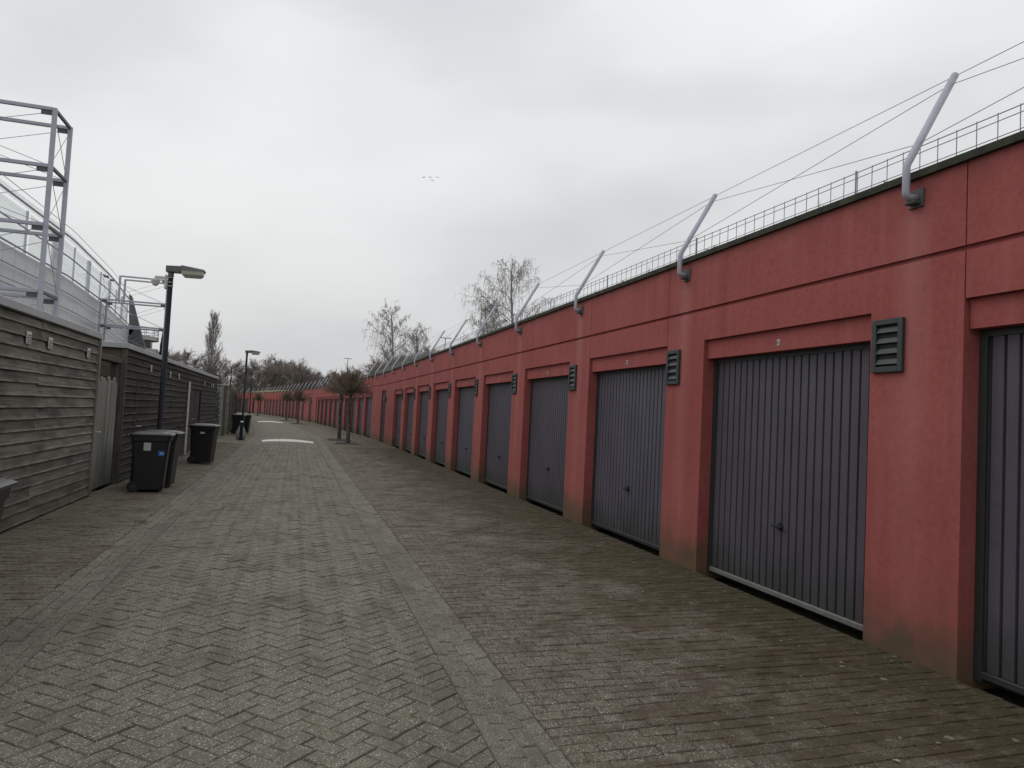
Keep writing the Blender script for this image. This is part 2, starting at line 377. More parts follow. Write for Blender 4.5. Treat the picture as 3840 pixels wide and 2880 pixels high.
# ------------------------------------------------------------------ wall line: straight, then bending left
_pts = [(4.413, -30), (4.413, -8), (4.413, 10), (4.413, 24), (4.413, 34), (4.25, 42.3), (3.5, 55.5), (2.4, 71), (1.6, 80.5), (-1.6, 104.5), (-3.9, 118.5), (-6.0, 130), (-10, 142), (-18, 156), (-30, 168)]
CUR = []
for i in range(1, len(_pts)-2):
    a, b, c, d = [Vector(q) for q in _pts[i-1:i+3]]
    for k in range(80):
        t = k/80; CUR.append(.5*((2*b)+(-a+c)*t+(2*a-5*b+4*c-d)*t*t+(-a+3*b-3*c+d)*t**3))
CS = [-8.]
for i in range(1, len(CUR)): CS.append(CS[-1]+(CUR[i]-CUR[i-1]).length)
import bisect
def cur(s):
    i = min(max(bisect.bisect(CS, s)-1, 0), len(CS)-2); t = (s-CS[i])/(CS[i+1]-CS[i])
    p = CUR[i].lerp(CUR[i+1], t)
    a = CUR[max(i-2, 0)]; b = CUR[min(i+3, len(CUR)-1)]; tg = (b-a).normalized()
    return p, tg
def W(s, d, z):           # s along the wall, d into the wall (negative = towards the lane), z up
    p, t = cur(s); return Vector((p.x+t.y*d, p.y-t.x*d, z))
def ang(s): t = cur(s)[1]; return math.atan2(t.y, t.x)
SEND = 158.
def gz(o):                # ground height at distance o from the wall
    if o < 3.03: return -.03*max(o, 0)/3.03
    if o < 3.38: return -.03-.02*math.sin((o-3.03)/.35*math.pi)
    if o < 5.90: return -.03+.06*(1-((o-4.64)/1.26)**2)
    if o < 6.28: return -.03-.02*math.sin((o-5.90)/.38*math.pi)
    return -.03+.03*min(1, (o-6.28)/1.25)

# ------------------------------------------------------------------ ground and paving
g = MB(); N = 24
for i in range(N+1):
    for j in range(N+1): g.v.append((-700+1400*i/N, -300+1400*j/N, -.14))
for i in range(N):
    for j in range(N): a = i*(N+1)+j; g.f.append((a, a+N+1, a+N+2, a+1))
structure(ob('ground', g, 'ground'))
SNEAR = 31.
def strip(o0, o1, s0, s1, dz, n=8, ds=1.5, skirt=False):
    mb = MB(); ns = max(1, int((s1-s0)/ds)); n = max(1, n)
    for i in range(ns+1):
        s = s0+(s1-s0)*i/ns
        for j in range(n+1):
            o = o0+(o1-o0)*j/n; p = W(s, -o, gz(o)+dz); mb.v.append(tuple(p))
    for i in range(ns):
        for j in range(n): a = i*(n+1)+j; mb.f.append((a, a+n+1, a+n+2, a+1))
    return mb
def inset(poly, k):
    c = Vector((sum(p[0] for p in poly)/len(poly), sum(p[1] for p in poly)/len(poly)))
    out = []
    for p in poly:
        d = Vector(p)-c; L = d.length; out.append(tuple(c+d*max(0, (L-k*1.4)/max(L, 1e-6))))
    return out
def brick_geo(mb, poly, zf, k=.0045, depth=.03, dz=0., tilt=(0, 0)):
    c = (sum(p[0] for p in poly)/len(poly), sum(p[1] for p in poly)/len(poly))
    def Z(p, d): return zf(p)+dz+d+tilt[0]*(p[0]-c[0])+tilt[1]*(p[1]-c[1])
    n = len(poly); b = len(mb.v); ins = inset(poly, k)
    mb.v += [(p[0], p[1], Z(p, -depth)) for p in poly]+[(p[0], p[1], Z(p, -.007)) for p in poly]+[(p[0], p[1], Z(p, 0)) for p in ins]
    for r in range(2):
        for i in range(n): j = (i+1) % n; mb.f.append((b+r*n+i, b+r*n+j, b+r*n+n+j, b+r*n+n+i))
    mb.f.append(tuple(b+2*n+i for i in range(n)))
def clip(poly, x0, x1):
    for sgn, lim in ((1, x0), (-1, -x1)):
        o = []
        for i in range(len(poly)):
            a = poly[i]; b = poly[(i+1) % len(poly)]; da = sgn*a[0]-lim; db = sgn*b[0]-lim
            if da >= 0: o.append(a)
            if da*db < 0: t = da/(da-db); o.append((a[0]+(b[0]-a[0])*t, a[1]+(b[1]-a[1])*t))
        poly = o
        if len(poly) < 3: return []
    return poly
def area(p): return abs(sum(p[i][0]*p[(i+1) % len(p)][1]-p[(i+1) % len(p)][0]*p[i][1] for i in range(len(p))))/2
BW, BL, JT = .1, .2, .0065
XW = 4.413
zf_xy = lambda p: gz(XW-p[0])
def lay(parent, mat, rects, x0, x1, wob=.0022):
    """rects: (cx, cy, angle) of full bricks. nearest 300 in view become parts, the rest one field"""
    rng = random.Random(len(rects)); full = []; field = MB()
    items = []
    for cx, cy, a in rects:
        ca, sa = math.cos(a), math.sin(a); hl, hw = (BL-JT)/2, (BW-JT)/2
        jx, jy = rng.gauss(0, wob*.6), rng.gauss(0, wob*.6); a2 = a+rng.gauss(0, .016); ca, sa = math.cos(a2), math.sin(a2)
        P = [(cx+jx+ca*u-sa*v, cy+jy+sa*u+ca*v) for u, v in ((-hl, -hw), (hl, -hw), (hl, hw), (-hl, hw))]
        Q = clip(P, x0+.003, x1-.003)
        if not Q or area(Q) < .0012: continue
        isfull = len(Q) == 4 and all(abs(q[0]-p[0])+abs(q[1]-p[1]) < 1e-6 for q, p in zip(Q, P))
        w = view((cx, cy, 0)); key = 1e9
        if isfull and w and abs(w[0]) < 1.0 and abs(w[1]) < 1.0: key = w[2]
        items.append((key, cx+jx, cy+jy, a2, Q))
    items.sort(key=lambda q: q[0])
    shared = MB(); hl, hw = (BL-JT)/2, (BW-JT)/2
    brick_geo(shared, [(-hl, -hw), (hl, -hw), (hl, hw), (-hl, hw)], lambda p: 0)
    me = shared.mesh('paver', M[mat])
    for i, (key, cx, cy, a, Q) in enumerate(items):
        dz = rng.gauss(0, wob); tx, ty = rng.gauss(0, .008), rng.gauss(0, .008)
        if i < 300 and key < 1e8:
            o = XW-cx; sl = (gz(o-.05)-gz(o+.05))/.1
            ob_ = bpy.data.objects.new('paver', me); col.objects.link(ob_); ob_.parent = parent
            nrm = Vector((-sl-tx, -ty, 1)).normalized()
            q = Vector((0, 0, 1)).rotation_difference(nrm) @ Matrix.Rotation(a, 3, 'Z').to_quaternion()
            ob_.rotation_mode = 'QUATERNION'; ob_.rotation_quaternion = q; ob_.location = (cx, cy, zf_xy((cx, cy))+dz)
        else:
            brick_geo(field, Q, zf_xy, dz=dz, tilt=(tx, ty))
    stuff(ob('paver_field', field, mat, parent))
Y0, Y1 = .6, SNEAR
def surface(name, o0, o1, farmat, mat, rects, bedz=-.0066, bedmat='bed'):
    root = structure(ob(name, strip(o0, o1, SNEAR, SEND, 0), farmat))
    ob('bedding', strip(o0, o1, -8, SNEAR, bedz, n=10), bedmat, root)
    lay(root, mat, rects, XW-o1, XW-o0)
    return root
# road: herringbone at 45 degrees
def herring(o0, o1):
    out = []; c45 = math.cos(R(45)); w = BW
    xc = XW-(o0+o1)/2
    for i in range(-240, 260):
        for j in range(-240, 260):
            t = (i-j) % 4
            if t == 0: u, v, a = i+1, j+.5, 0
            elif t == 3: u, v, a = i+.5, j+1, math.pi/2
            else: continue
            u *= w; v *= w; x = xc+(u-v)*c45; y = 12+(u+v)*c45
            if Y0 < y < Y1 and XW-o1-.15 < x < XW-o0+.15: out.append((x, y, a+R(45)))
    return out
def courses(o0, o1, across=True, seed=1, shift=.5):
    out = []; rg = random.Random(seed)
    if across:
        n = int((Y1-Y0)/BW)
        for k in range(n):
            y = Y0+k*BW; x = XW-o1-(BL*shift if k % 2 else 0)+rg.gauss(0, .006)
            while x < XW-o0: out.append((x+BL/2, y, 0.)); x += BL
    else:
        nc = max(1, round((o1-o0)/BW)); 
        for k in range(nc):
            x = XW-o1+(k+.5)*(o1-o0)/nc; y = Y0+(BL/2 if k % 2 else 0)+rg.uniform(0, .05)
            while y < Y1: out.append((x, y, R(90))); y += BL
    return out
surface('road', 3.38, 5.90, 'far_road', 'pav_road', herring(3.38, 5.90))
surface('driveway_pavement', 0., 3.03, 'far_drive', 'pav_drive', courses(0., 3.03, True, 2), -.0068, 'bed_moss')
surface('left_pavement', 6.28, 7.60, 'far_left', 'pav_left', courses(6.28, 7.60, True, 3), -.0068, 'bed_moss')
surface('right_gutter', 3.03, 3.38, 'far_gut', 'pav_gut', courses(3.03, 3.38, False, 4), -.008, 'bed_gut')
surface('left_gutter', 5.90, 6.28, 'far_gut', 'pav_gut', courses(5.90, 6.28, False, 5), -.008, 'bed_gut')

# ------------------------------------------------------------------ the long red garage row
LB, RT, G0, G1, TP = 2.404, 2.616, 2.954, 2.992, 3.585
BAY, OW = 3.3, 2.46
row = thing('garage_row', 'long curving red concrete garage row with grey ribbed doors', 'garages', (XW, 4.2, 0))
ROFF = Vector((XW, 4.2, 0))
def wblock(mb, s0, s1, z0, z1, d0, d1, step=1.2):
    n = 1 if s1 < 33.5 else max(1, int((s1-s0)/step)); b = len(mb.v)
    for i in range(n+1):
        s = s0+(s1-s0)*i/n
        for d, z in ((d0, z0), (d1, z0), (d1, z1), (d0, z1)): mb.v.append(tuple(W(s, d, z)-ROFF))
    for i in range(n):
        for j in range(4): k = (j+1) % 4; a = b+i*4; mb.f.append((a+j, a+k, a+4+k, a+4+j))
    mb.f.append((b+3, b+2, b+1, b)); e = b+n*4; mb.f.append((e, e+1, e+2, e+3)); return mb
def rp(name, mb, mat, label=None): return ob(name, mb, mat, row, label=label)
openings = []                # (near edge s, kind)
for n in range(-2, 10): openings.append((3.793+BAY*n-OW, 'g', n))
for k in range(10): openings.append((42.4+BAY*k, 'g', 20+k))
for k in range(11): openings.append((90.2+BAY*k, 'g', 40+k))
openings += [(36.5, 'd', 100), (75.0, 'n', 101), (80.0, 'd', 102), (85.6, 'd', 103), (128.6, 'd', 104), (134.2, 'd', 105), (139, 'g', 60), (142.3, 'g', 61), (145.6, 'g', 62)]
openings.sort()
WID = {'g': OW, 'd': 1.7, 'n': 1.3}
# door leaf (one mesh shared by all doors): local x along wall, y towards lane, z up
def leaf_mesh():
    mb = MB(); hw = OW/2-.065; z0, z1 = .075, LB-.01; prof = []
    nrib = 22; p = 2*hw/nrib; x = -hw
    for i in range(nrib):
        prof += [(x, 0), (x+p*.77, 0), (x+p*.82, -.024), (x+p*.96, -.024)]; x += p
    prof.append((hw, 0)); b = len(mb.v)
    for px_, py_ in prof: mb.v += [(px_, py_, z0), (px_, py_, z1)]
    for i in range(len(prof)-1): a = b+2*i; mb.f.append((a, a+2, a+3, a+1))
    return mb.mesh('garage_door', M['door'])
LEAF = leaf_mesh()
fm = MB(); hw = OW/2
fm.box(-hw, -hw+.06, -.03, .012, 0, LB+.03); fm.box(hw-.06, hw, -.03, .012, 0, LB+.03); fm.box(-hw+.06, hw-.06, -.03, .010, LB-.05, LB+.03)
FRAME = fm.mesh('door_frame', M['frame_green'])
def bar(mat): return MB().bbox(-hw+.062, hw-.062, -.012, .022, .022, .072, .006).mesh('bottom_rail', M[mat])
RAILG, RAILD = bar('railgrey'), bar('frame_green')
gap = MB().box(-hw+.06, hw-.06, -.06, -.015, 0, .03).mesh('gap_shade', M['black'])  # black strip standing in for the shadow gap under the door
hm = MB(); hm.tube([(0, 0, .70), (0, .035, .70)], .022, 10); hm.bbox(-.075, .075, .035, .055, .688, .712, .006); hm.tube([(0, .0, .70), (0, .008, .70)], .04, 12)
HANDLE = hm.mesh('handle', M['black'])
pm = MB().bbox(-.022, .022, .0, .006, -.031, .031, .002); PLATE = pm.mesh('number_plate', M['white'])
dm = MB()                                                     # faint dark digit strokes on the enamel plates
for x0, x1, z0, z1 in ((-.013, -.003, .010, .013), (-.006, -.003, -.001, .013), (-.013, -.003, -.002, .001), (-.013, -.010, -.013, .001), (-.013, -.003, -.015, -.012), (.003, .013, .010, .013), (.003, .006, -.015, .013), (.010, .013, -.015, .013), (.003, .013, -.015, -.012), (.003, .013, -.002, .001)):
    dm.box(x0, x1, .0062, .0072, z0, z1)
DIGIT = dm.mesh('number', M['galv_d'])
vm = MB()
for a in ((-.15, -.105, -.21, .21), (.105, .15, -.21, .21), (-.105, .105, -.21, -.165), (-.105, .105, .165, .21)): vm.bbox(a[0], a[1], .001, .034, a[2], a[3], .004)
VENT = vm.mesh('vent', M['vent'])
sl = MB(); sl.quadbox([(-.104, .023, -.034), (.104, .023, -.034), (.104, .029, -.030), (-.104, .029, -.030), (-.104, .008, .004), (.104, .008, .004), (.104, .013, .009), (-.104, .013, .009)]); 
SLAT = sl.mesh('slat', M['vent'])
VB = MB().box(-.104, .104, .001, .005, -.164, .164).mesh('vent_back', M['black'])
def put(name, me, s, d, z, parent=row, label=None):
    o = link(name, me, parent, W(s, d, z)-ROFF if parent is row else (0, 0, 0), ang(s) if parent is row else 0, label); return o
def garage(s0, idx, first=False):
    s = s0+OW/2
    d = put('garage_door', LEAF, s, .155, 0)
    for nme, me in (('door_frame', FRAME), ('bottom_rail', RAILG if idx == 1 else RAILD), ('gap_shade', gap)): link(nme, me, d)
    if s < 80: link('handle', HANDLE, d)
    if s < 36:
        pl = put('number_plate', PLATE, s-.02, .048, 2.485); link('number', DIGIT, pl)
    if s < 80:
        v = put('vent', VENT, s0-.19, 0, 2.335); link('vent_back', VB, v)
        for q in range(4):
            e = link('slat', SLAT, v, (0, 0, -.115+.083*q))
    return d
NEARD = [q for q in openings if q[1] == 'g']
for s0, k, idx in openings:
    if k == 'g':
        d = garage(s0, idx)
        if idx == 1: d['label'] = 'nearest garage door seen whole, with a pale worn bottom rail'
    else:
        w = WID[k]; tz = RT+.05
        mb = MB(); b_ = MB()
        b_.bbox(-w/2+.004, w/2-.004, -.05, 0, 0.01, tz-.004, .01)
        dd = put('side_door', b_.mesh('side_door', M['black' if k != 'n' else 'frame_green']), s0+w/2, .055, 0)
        if k == 'd':
            lb_ = MB().bbox(-.07, .07, 0, .10, -.13, .13, .02); ll = put('wall_lamp', lb_.mesh('wall_lamp', M['vent']), s0-.15, 0, 2.2)
            link('lamp_cover', MB().bbox(-.05, .05, .10, .125, -.08, .10, .01).mesh('lamp_cover', M['lens']), ll)
# panels
edges = [(s0, s0+WID[k], k, i) for s0, k, i in openings]
def pillar_mb(s0, s1, zt):
    mb = MB(); wblock(mb, s0, s1, 0-.08, zt, 0, .36); return mb
# bays: alternate wide T panels (door with both pillars) and narrow infill panels over the next door
prev_end = -8.
JG = .005
i = 0
joints = []
cells = []     # (s0,s1,list of openings inside, is_T)
cursor = -8.0
for (a, b, k, idx) in edges:
    isT = (idx % 2 == 1) if k == 'g' else None
    cells.append((a, b, k, idx, isT))
segs = []
pos = -8.0; ci = 0
while ci < len(cells):
    a, b, k, idx, isT = cells[ci]
    if k == 'g' and isT:
        nxt = cells[ci+1] if ci+1 < len(cells) else None
        e = b+.84
        if nxt and nxt[2] == 'g' and nxt[0]-b < 1: e = nxt[0]
        if a-.84 > pos+.02: segs.append((pos, a-.84, [])); pos = a-.84
        segs.append((pos, e, [(a, b)])); pos = e
    else:
        if a-pos > 1.2: segs.append((pos, a-.42, [])); pos = a-.42
        elif a-pos > .01 and k == 'g': segs.append((pos, a, [])); pos = a
        if k == 'g': segs.append((a, b, [(a, b)])); pos = b
        else: segs.append((pos, b+.42, [(a, b)])); pos = b+.42
    ci += 1
segs.append((pos, SEND, []))
for s0, s1, ops in segs:
    if s1-s0 < .05: continue
    up = MB(); wblock(up, s0+JG, s1-JG, G1, TP, 0, .12); rp('upper_panel', up, 'red')
    mb = MB(); tz = RT
    dark = ops and abs((ops[0][1]-ops[0][0])-OW) > .01
    if dark: tz = RT+.05
    wblock(mb, s0+JG, s1-JG, tz, G0, 0, .12)
    p = s0+JG
    for a, b in ops:
        if a-p > .02: wblock(mb, p, a, -.08, tz, 0, .36)
        p = b
    if s1-JG-p > .02: wblock(mb, p, s1-JG, -.08, tz, 0, .36)
    rp('wall_panel', mb, 'red')
    for a, b in ops:
        if not dark:
            lm = MB(); wblock(lm, a+.002, b-.002, LB, RT-.003, .048, .30); rp('door_lintel', lm, 'red')
core = MB(); wblock(core, -8, SEND-.1, RT+.06, TP-.004, .03, .30); 
rp('core_wall', core, 'red')
for k in range(int((SEND+8)/6.6)):
    c = MB(); s0 = -8+6.6*k; wblock(c, s0+.003, s0+6.597, TP+.002, TP+.058, -.035, .34); rp('coping', c, 'coping')
# turf roof, rising gently behind the coping
tr = MB(); ns = 110
for i in range(ns+1):
    s = -8+(SEND+8)*i/ns
    for d, z in ((.341, TP+.03), (1.2, TP+.12), (3, TP+.45), (6.5, TP+.9), (9, TP+.8)):
        tr.v.append(tuple(W(s, d, z+.05*mnoise.noise((s*.7, d, 0)))-ROFF))
for i in range(ns):
    for j in range(4): a = i*5+j; tr.f.append((a, a+1, a+6, a+5))
ob('turf_roof', tr, 'turf', row)
bk = MB(); wblock(bk, -8, SEND, -.1, TP+.75, 8.8, 9.0); rp('rear_wall', bk, 'red')
ee = MB(); wblock(ee, -8.2, -8.0, -.1, TP, 0, 9); rp('end_wall', ee, 'red')
# moss tufts and stalks along the roof edge
tf = MB(); rg = random.Random(3)
for q in range(900):
    s = rg.uniform(1, 40)*(rg.random()**.4) if rg.random() < .8 else rg.uniform(30, 100)
    d = rg.uniform(.0, .32); p = W(s, d, TP+.056)-ROFF; h = rg.uniform(.01, .04)
    if rg.random() < .02: h = rg.uniform(.08, .2)
    for w_ in range(3):
        tf.cone(p+Vector((rg.uniform(-.02, .02), rg.uniform(-.02, .02), 0)), p+Vector((rg.uniform(-.04, .04), rg.uniform(-.04, .04), h)), .004 if h > .06 else .012)
stuff(ob('roof_moss', tf, 'turf', row))
# roof railing
rail = thing('roof_railing', 'thin grey wire railing along the top edge of the red garages', 'railing', (4.6, 4.2, TP+.05))
RO2 = Vector((4.6, 4.2, TP+.05))
SR0, SR1 = -1.0, 42.0
for z, r in ((3.93, .0042), (3.88, .0036), (3.765, .0036)):
    mb = MB(); mb.tube([W(SR0+i*.5, .19, z)-RO2 for i in range(int((SR1-SR0)/.5)+1)], r, 5); ob('rail', mb, 'wire', rail)
UP = MB().tube([(0, 0, 0), (0, 0, .30)], .0038, 5).mesh('upright', M['wire']); UPB = MB().tube([(0, 0, 0), (0, 0, .31)], .008, 6).mesh('stanchion', M['wire'])
for i in range(int((SR1-SR0)/.163)):
    s = SR0+.163*i
    if i % 16 == 5: link('stanchion', UPB, rail, W(s+.02, .19, 3.64)-RO2)
    link('upright', UP, rail, W(s, .19, 3.64)-RO2)
# security arms on the pillars and the wires strung between them
AS = [4.21+BAY*k for k in range(-2, 46)]
tube_me = MB().tube([(0, .015, 3.435), (0, .085, 3.435), (0, .106, 3.442), (0, .113, 3.465), (0, .113, 3.66), (0, .105, 3.69), (0, .09, 3.715), (0, -.337, 4.46)], .0285, 12)
tube_me.tube([(0, -.337, 4.46), (0, -.343, 4.47), (0, -.347, 4.476)], [.0285, .020, .006], 12, True)
tube_me = tube_me.mesh('tube', M['galv'], True)
plate_me = MB().bbox(-.065, .065, 0, .018, 3.365, 3.505, .004).mesh('base_plate', M['galv_d'])
bolt_me = MB().tube([(.035, .018, 3.47), (.035, .034, 3.47)], .016, 6).mesh('bolt', M['galv_d'])
coll_me = MB().bbox(-.045, .045, .018, .085, 3.385, 3.408, .004).mesh('bracket', M['galv_d'])
arms = 0
for k, s in enumerate(AS):
    if s > SEND-2: break
    nm = k-1
    if nm < 1: lab = 'grey bent steel arm on red wall nearest the camera, beyond the right edge'
    else: lab = ordw(nm)+' grey bent steel arm from the right on the red wall top'
    a = thing('security_arm', lab, 'steel arm', W(s, 0, 0), ang(s), 'bent steel arms along the garage wall')
    if nm < 1: a['label'] = ('grey bent steel arm just past the right edge of view', 'farthest right grey bent steel arm, out of view on the wall')[k % 2]
    link('tube', tube_me, a); link('base_plate', plate_me, a); link('bolt', bolt_me, a); link('bracket', coll_me, a)
def hole(s, t): # t: fraction along slanted leg
    p = W(s, 0, 0); d0, z0, d1, z1 = -.09, 3.715, .337, 4.46
    return W(s, d0+(d1-d0)*t, z0+(z1-z0)*t)
AV = [s for s in AS if s < 40]
T1, T2, T3 = .985, .88, .19
for nm, fn, lab in (('steel_wire', lambda i: T1, 'topmost taut wire linking the tips of the bent steel arms'),
                    ('steel_wire', lambda i: T2 if i % 2 else T3, 'zigzag wire running from low on the nearest arm to high on the next'),
                    ('steel_wire', lambda i: T3 if i % 2 else T2, 'zigzag wire running from high on the nearest arm to low on the next')):
    mb = MB()
    P0 = hole(AV[0], .5)
    mb.tube([hole(s, fn(i))-P0 for i, s in enumerate(AV)], .0030, 5)
    o = ob(nm, mb, 'wire', None, P0); tag(o, lab, 'wire', 'wires strung between the arms')

# ------------------------------------------------------------------ speed humps with white blocks
def hump(sc, label):
    base = W(sc, -4.64, -.03); a = ang(sc); h = thing('speed_hump', label, 'speed hump', base, a, 'speed humps in the lane')
    wd = 1.22; prof = [(-.75, -.01), (-.2, .075), (.0, .09), (1.5, .10), (3.0, .09), (3.2, .075), (3.75, -.01)]
    mb = MB(); nx = 12
    for j in range(nx+1):
        y = -wd+2*wd*j/nx; k = 1-(y/wd)**2
        for x, z in prof: mb.v.append((x, y, z*(.45+.55*k)+.05*k))
    n = len(prof)
    for j in range(nx):
        for i in range(n-1): q = j*n+i; mb.f.append((q, q+1, q+n+1, q+n))
    ob('hump_body', mb, 'far_road', h)
    for y0, y1 in ((-1.12, -.40), (-.39, .36), (.37, 1.10)):
        wb = MB(); rings = []
        for j in range(5):
            y = y0+(y1-y0)*j/4; k = 1-(y/wd)**2
            def zz(x):
                for (xa, za), (xb, zb) in zip(prof, prof[1:]):
                    if xa <= x <= xb: return (za+(zb-za)*(x-xa)/(xb-xa))*(.45+.55*k)+.05*k
                return .05*k
            rings.append([(-.62, y, zz(-.62)-.01), (-.08, y, zz(-.08)-.01), (-.08, y, zz(-.08)+.006), (-.2, y, zz(-.2)+.006), (-.62, y, zz(-.62)+.006)])
        wb.loft(rings); ob('white_block', wb, 'whitep', h)
hump(33.9, 'nearer speed hump with a white band across the lane, left of the paired trees')
hump(70.0, 'farther speed hump with a thin white band where the lane bends')

# ------------------------------------------------------------------ trees
def grow(mb, tw, p, d, L, r, lvl, rg, cfg):
    """limb as bent tube, recursive children"""
    n = 4 if lvl > 0 else 7; pts = [p]; rad = [r]; q = p; dd = d.copy()
    for i in range(n):
        dd = (dd+Vector((rg.gauss(0, 1), rg.gauss(0, 1), rg.gauss(0, 1)))*cfg['wob']+Vector((0, 0, cfg['up'][min(lvl, len(cfg['up'])-1)]))).normalized()
        q = q+dd*L/n; pts.append(q); rad.append(r*(1-.62*(i+1)/n) if lvl > 0 else r*(1-.7*(i+1)/n))
    mb.tube(pts, rad, 6 if lvl == 0 else (4 if lvl == 1 else 3), False)
    return pts, rad
def bare_tree(seed, H, cfg):
    rg = random.Random(seed); tr_, cr_ = MB(), MB(); tw = cfg['twig']
    pts, rad = grow(tr_, None, Vector((0, 0, -.05)), Vector((0, 0, 1)), H*cfg.get('trunk', .92), cfg['r'], 0, rg, cfg)
    def at(P, t):
        x = t*(len(P)-1); i = min(int(x), len(P)-2); return P[i].lerp(P[i+1], x-i)
    for k in range(cfg['n1']):
        t = cfg['t0']+(1-cfg['t0'])*(k+rg.random())/cfg['n1']; p = at(pts, t); az = rg.uniform(0, 6.283)
        el = R(rg.uniform(*cfg['el'])); sh = cfg['shape'](t); L = H*sh*rg.uniform(.75, 1.1)
        d = Vector((math.cos(az)*math.cos(el), math.sin(az)*math.cos(el), math.sin(el)))
        P1, _ = grow(tr_, None, p, d, L, max(.012, cfg['r']*.33*(1.15-t)), 1, rg, cfg)
        for j in range(cfg['n2']):
            t2 = .2+.8*(j+rg.random())/cfg['n2']; p2 = at(P1, t2)
            d2 = ((P1[-1]-P1[0]).normalized()+Vector((rg.gauss(0, 1), rg.gauss(0, 1), rg.gauss(0, .8)))*cfg['spread']).normalized()
            L2 = L*rg.uniform(.25, .55)*(1.15-t2*.5)
            P2, _ = grow(cr_, None, p2, d2, L2, cfg['r2'], 2, rg, cfg)
            for q in range(cfg['n3']):
                t3 = .1+.9*rg.random(); p3 = at(P2, t3)
                d3 = ((P2[-1]-P2[0]).normalized()*.8+Vector((rg.gauss(0, 1), rg.gauss(0, 1), rg.gauss(0, .8)))*cfg['spread']*1.1+Vector((0, 0, cfg['droop']))).normalized()
                L3 = L2*rg.uniform(.3, .75); e = p3+d3*L3
                if cfg['droop'] < -.3:
                    m_ = p3+d3*L3*.5+Vector((0, 0, .12*L3)); cr_.cone(p3, m_+(m_-p3)*.2, tw); cr_.cone(m_, m_+Vector((d3.x*.2, d3.y*.2, -1)).normalized()*L3*.9, tw)
                else: cr_.cone(p3, e, tw)
                if cfg.get('n4'):
                    for z_ in range(cfg['n4']):
                        a_ = p3.lerp(e, rg.uniform(.2, .9)); cr_.cone(a_, a_+(d3+Vector((rg.gauss(0, 1), rg.gauss(0, 1), rg.gauss(0, 1)))*.7).normalized()*L3*.5, tw*.8)
    return tr_, cr_
def tree(name, seed, H, cfg, tm, cm, loc, label, group=None, rz=0.):
    t, c = bare_tree(seed, H, cfg); root = thing(name, label, 'tree', loc, rz, group)
    ob('trunk', t, tm, root, smooth=True); ob('crown', c, cm, root); return root
# globe-headed street trees
def globe(seed):
    rg = random.Random(seed); t, c = MB(), MB()
    t.tube([(0, 0, -.06), (.01, 0, .1), (.02, .01, .8), (-.01, .02, 1.5), (0, 0, 2.42)], [.125, .10, .088, .082, .10], 12)
    for k in range(64):
        az = rg.uniform(0, 6.283); el = R(rg.uniform(0, 88)); d = Vector((math.cos(az)*math.cos(el), math.sin(az)*math.cos(el), math.sin(el)))
        L = rg.uniform(.75, 1.15)*(1.05 if el < .9 else 1.05); p = Vector((0, 0, 2.38)); P = [p]
        dd = d.copy()
        for i in range(4):
            dd = (dd+Vector((rg.gauss(0, .16), rg.gauss(0, .16), rg.gauss(0, .12)+.03))).normalized(); p = p+dd*L/4; P.append(p)
        c.tube(P, [.030, .022, .015, .010, .005], 4, False)
        for j in range(15):
            x = rg.uniform(.22, 1)*3.999; i = int(x); q = P[i].lerp(P[i+1], x-i)
            e = (dd+Vector((rg.gauss(0, .7), rg.gauss(0, .7), rg.gauss(0, .55)+.12))).normalized(); L2 = rg.uniform(.16, .42); c.cone(q, q+e*L2, .0085)
            for w_ in range(4):
                a_ = q+e*L2*rg.uniform(.15, .9); f = (e+Vector((rg.gauss(0, .8), rg.gauss(0, .8), rg.gauss(0, .6)+.15))).normalized(); c.cone(a_, a_+f*rg.uniform(.08, .24), .0055)
    return t.mesh('trunk', M['barkl'], True), c.mesh('crown', M['twig'])
GT = globe(5), globe(9)
def street_tree(s, o, k, label, sc=1.0, rz=0., pit=True):
    b = W(s, -o, gz(o)); r = thing('globe_tree', label, 'tree', b, rz, 'globe-headed trees beside the garages'); r.scale = (sc, sc, sc)
    link('trunk', GT[k][0], r); link('crown', GT[k][1], r)
    if pit:
        a = ang(s); q = thing('tree_pit', label.replace('bare globe tree', 'kerbed soil pit of globe tree').replace(' farther along the lane', ''), 'tree pit', b, a, 'tree pits')
        ob('soil', MB().box(-.52, .52, -.52, .52, -.02, .035), 'soil', q)
        for x0, x1, y0, y1 in ((-.6, .6, -.6, -.521), (-.6, .6, .521, .6), (-.6, -.521, -.52, .52), (.521, .6, -.52, .52)): ob('kerb_stone', MB().bbox(x0, x1, y0, y1, -.03, .06, .01), 'kerb', q)
street_tree(34.05, 1.98, 0, 'bare globe tree, front one of the pair by the nearer speed hump')
street_tree(37.7, 2.13, 1, 'bare globe tree, rear one of the pair by the nearer speed hump', 1.0, 1.1)
street_tree(68.9, 2.25, 1, 'bare globe tree just right of the far speed hump', .92, 2.2)
street_tree(81.3, 2.4, 0, 'bare globe tree second past the far speed hump', .92, .7)
street_tree(106., 3.2, 1, 'bare globe tree, smallest and farthest at the bend', .92, 3.5)
birch_cfg = dict(wob=.05, up=(.02, .03, -.02), trunk=.95, r=.16, n1=34, t0=.14, el=(25, 62), shape=lambda t: .10+.22*math.sin(min(1, (1-t)*1.15)*2.6), n2=8, n3=9, r2=.012, spread=.55, twig=.011, droop=-.75)
tree('birch_tree', 11, 10.6, dict(birch_cfg), 'birchb', 'birch', (8.2, 61, 0), 'bare weeping birch rising behind the garage roof, the left one', 'birches behind the garages')
tree('birch_tree', 12, 15.0, dict(birch_cfg, n1=40, r=.2), 'birchb', 'birch', (18.1, 56, 0), 'tallest bare weeping birch behind the garage roof, at right', 'birches behind the garages')
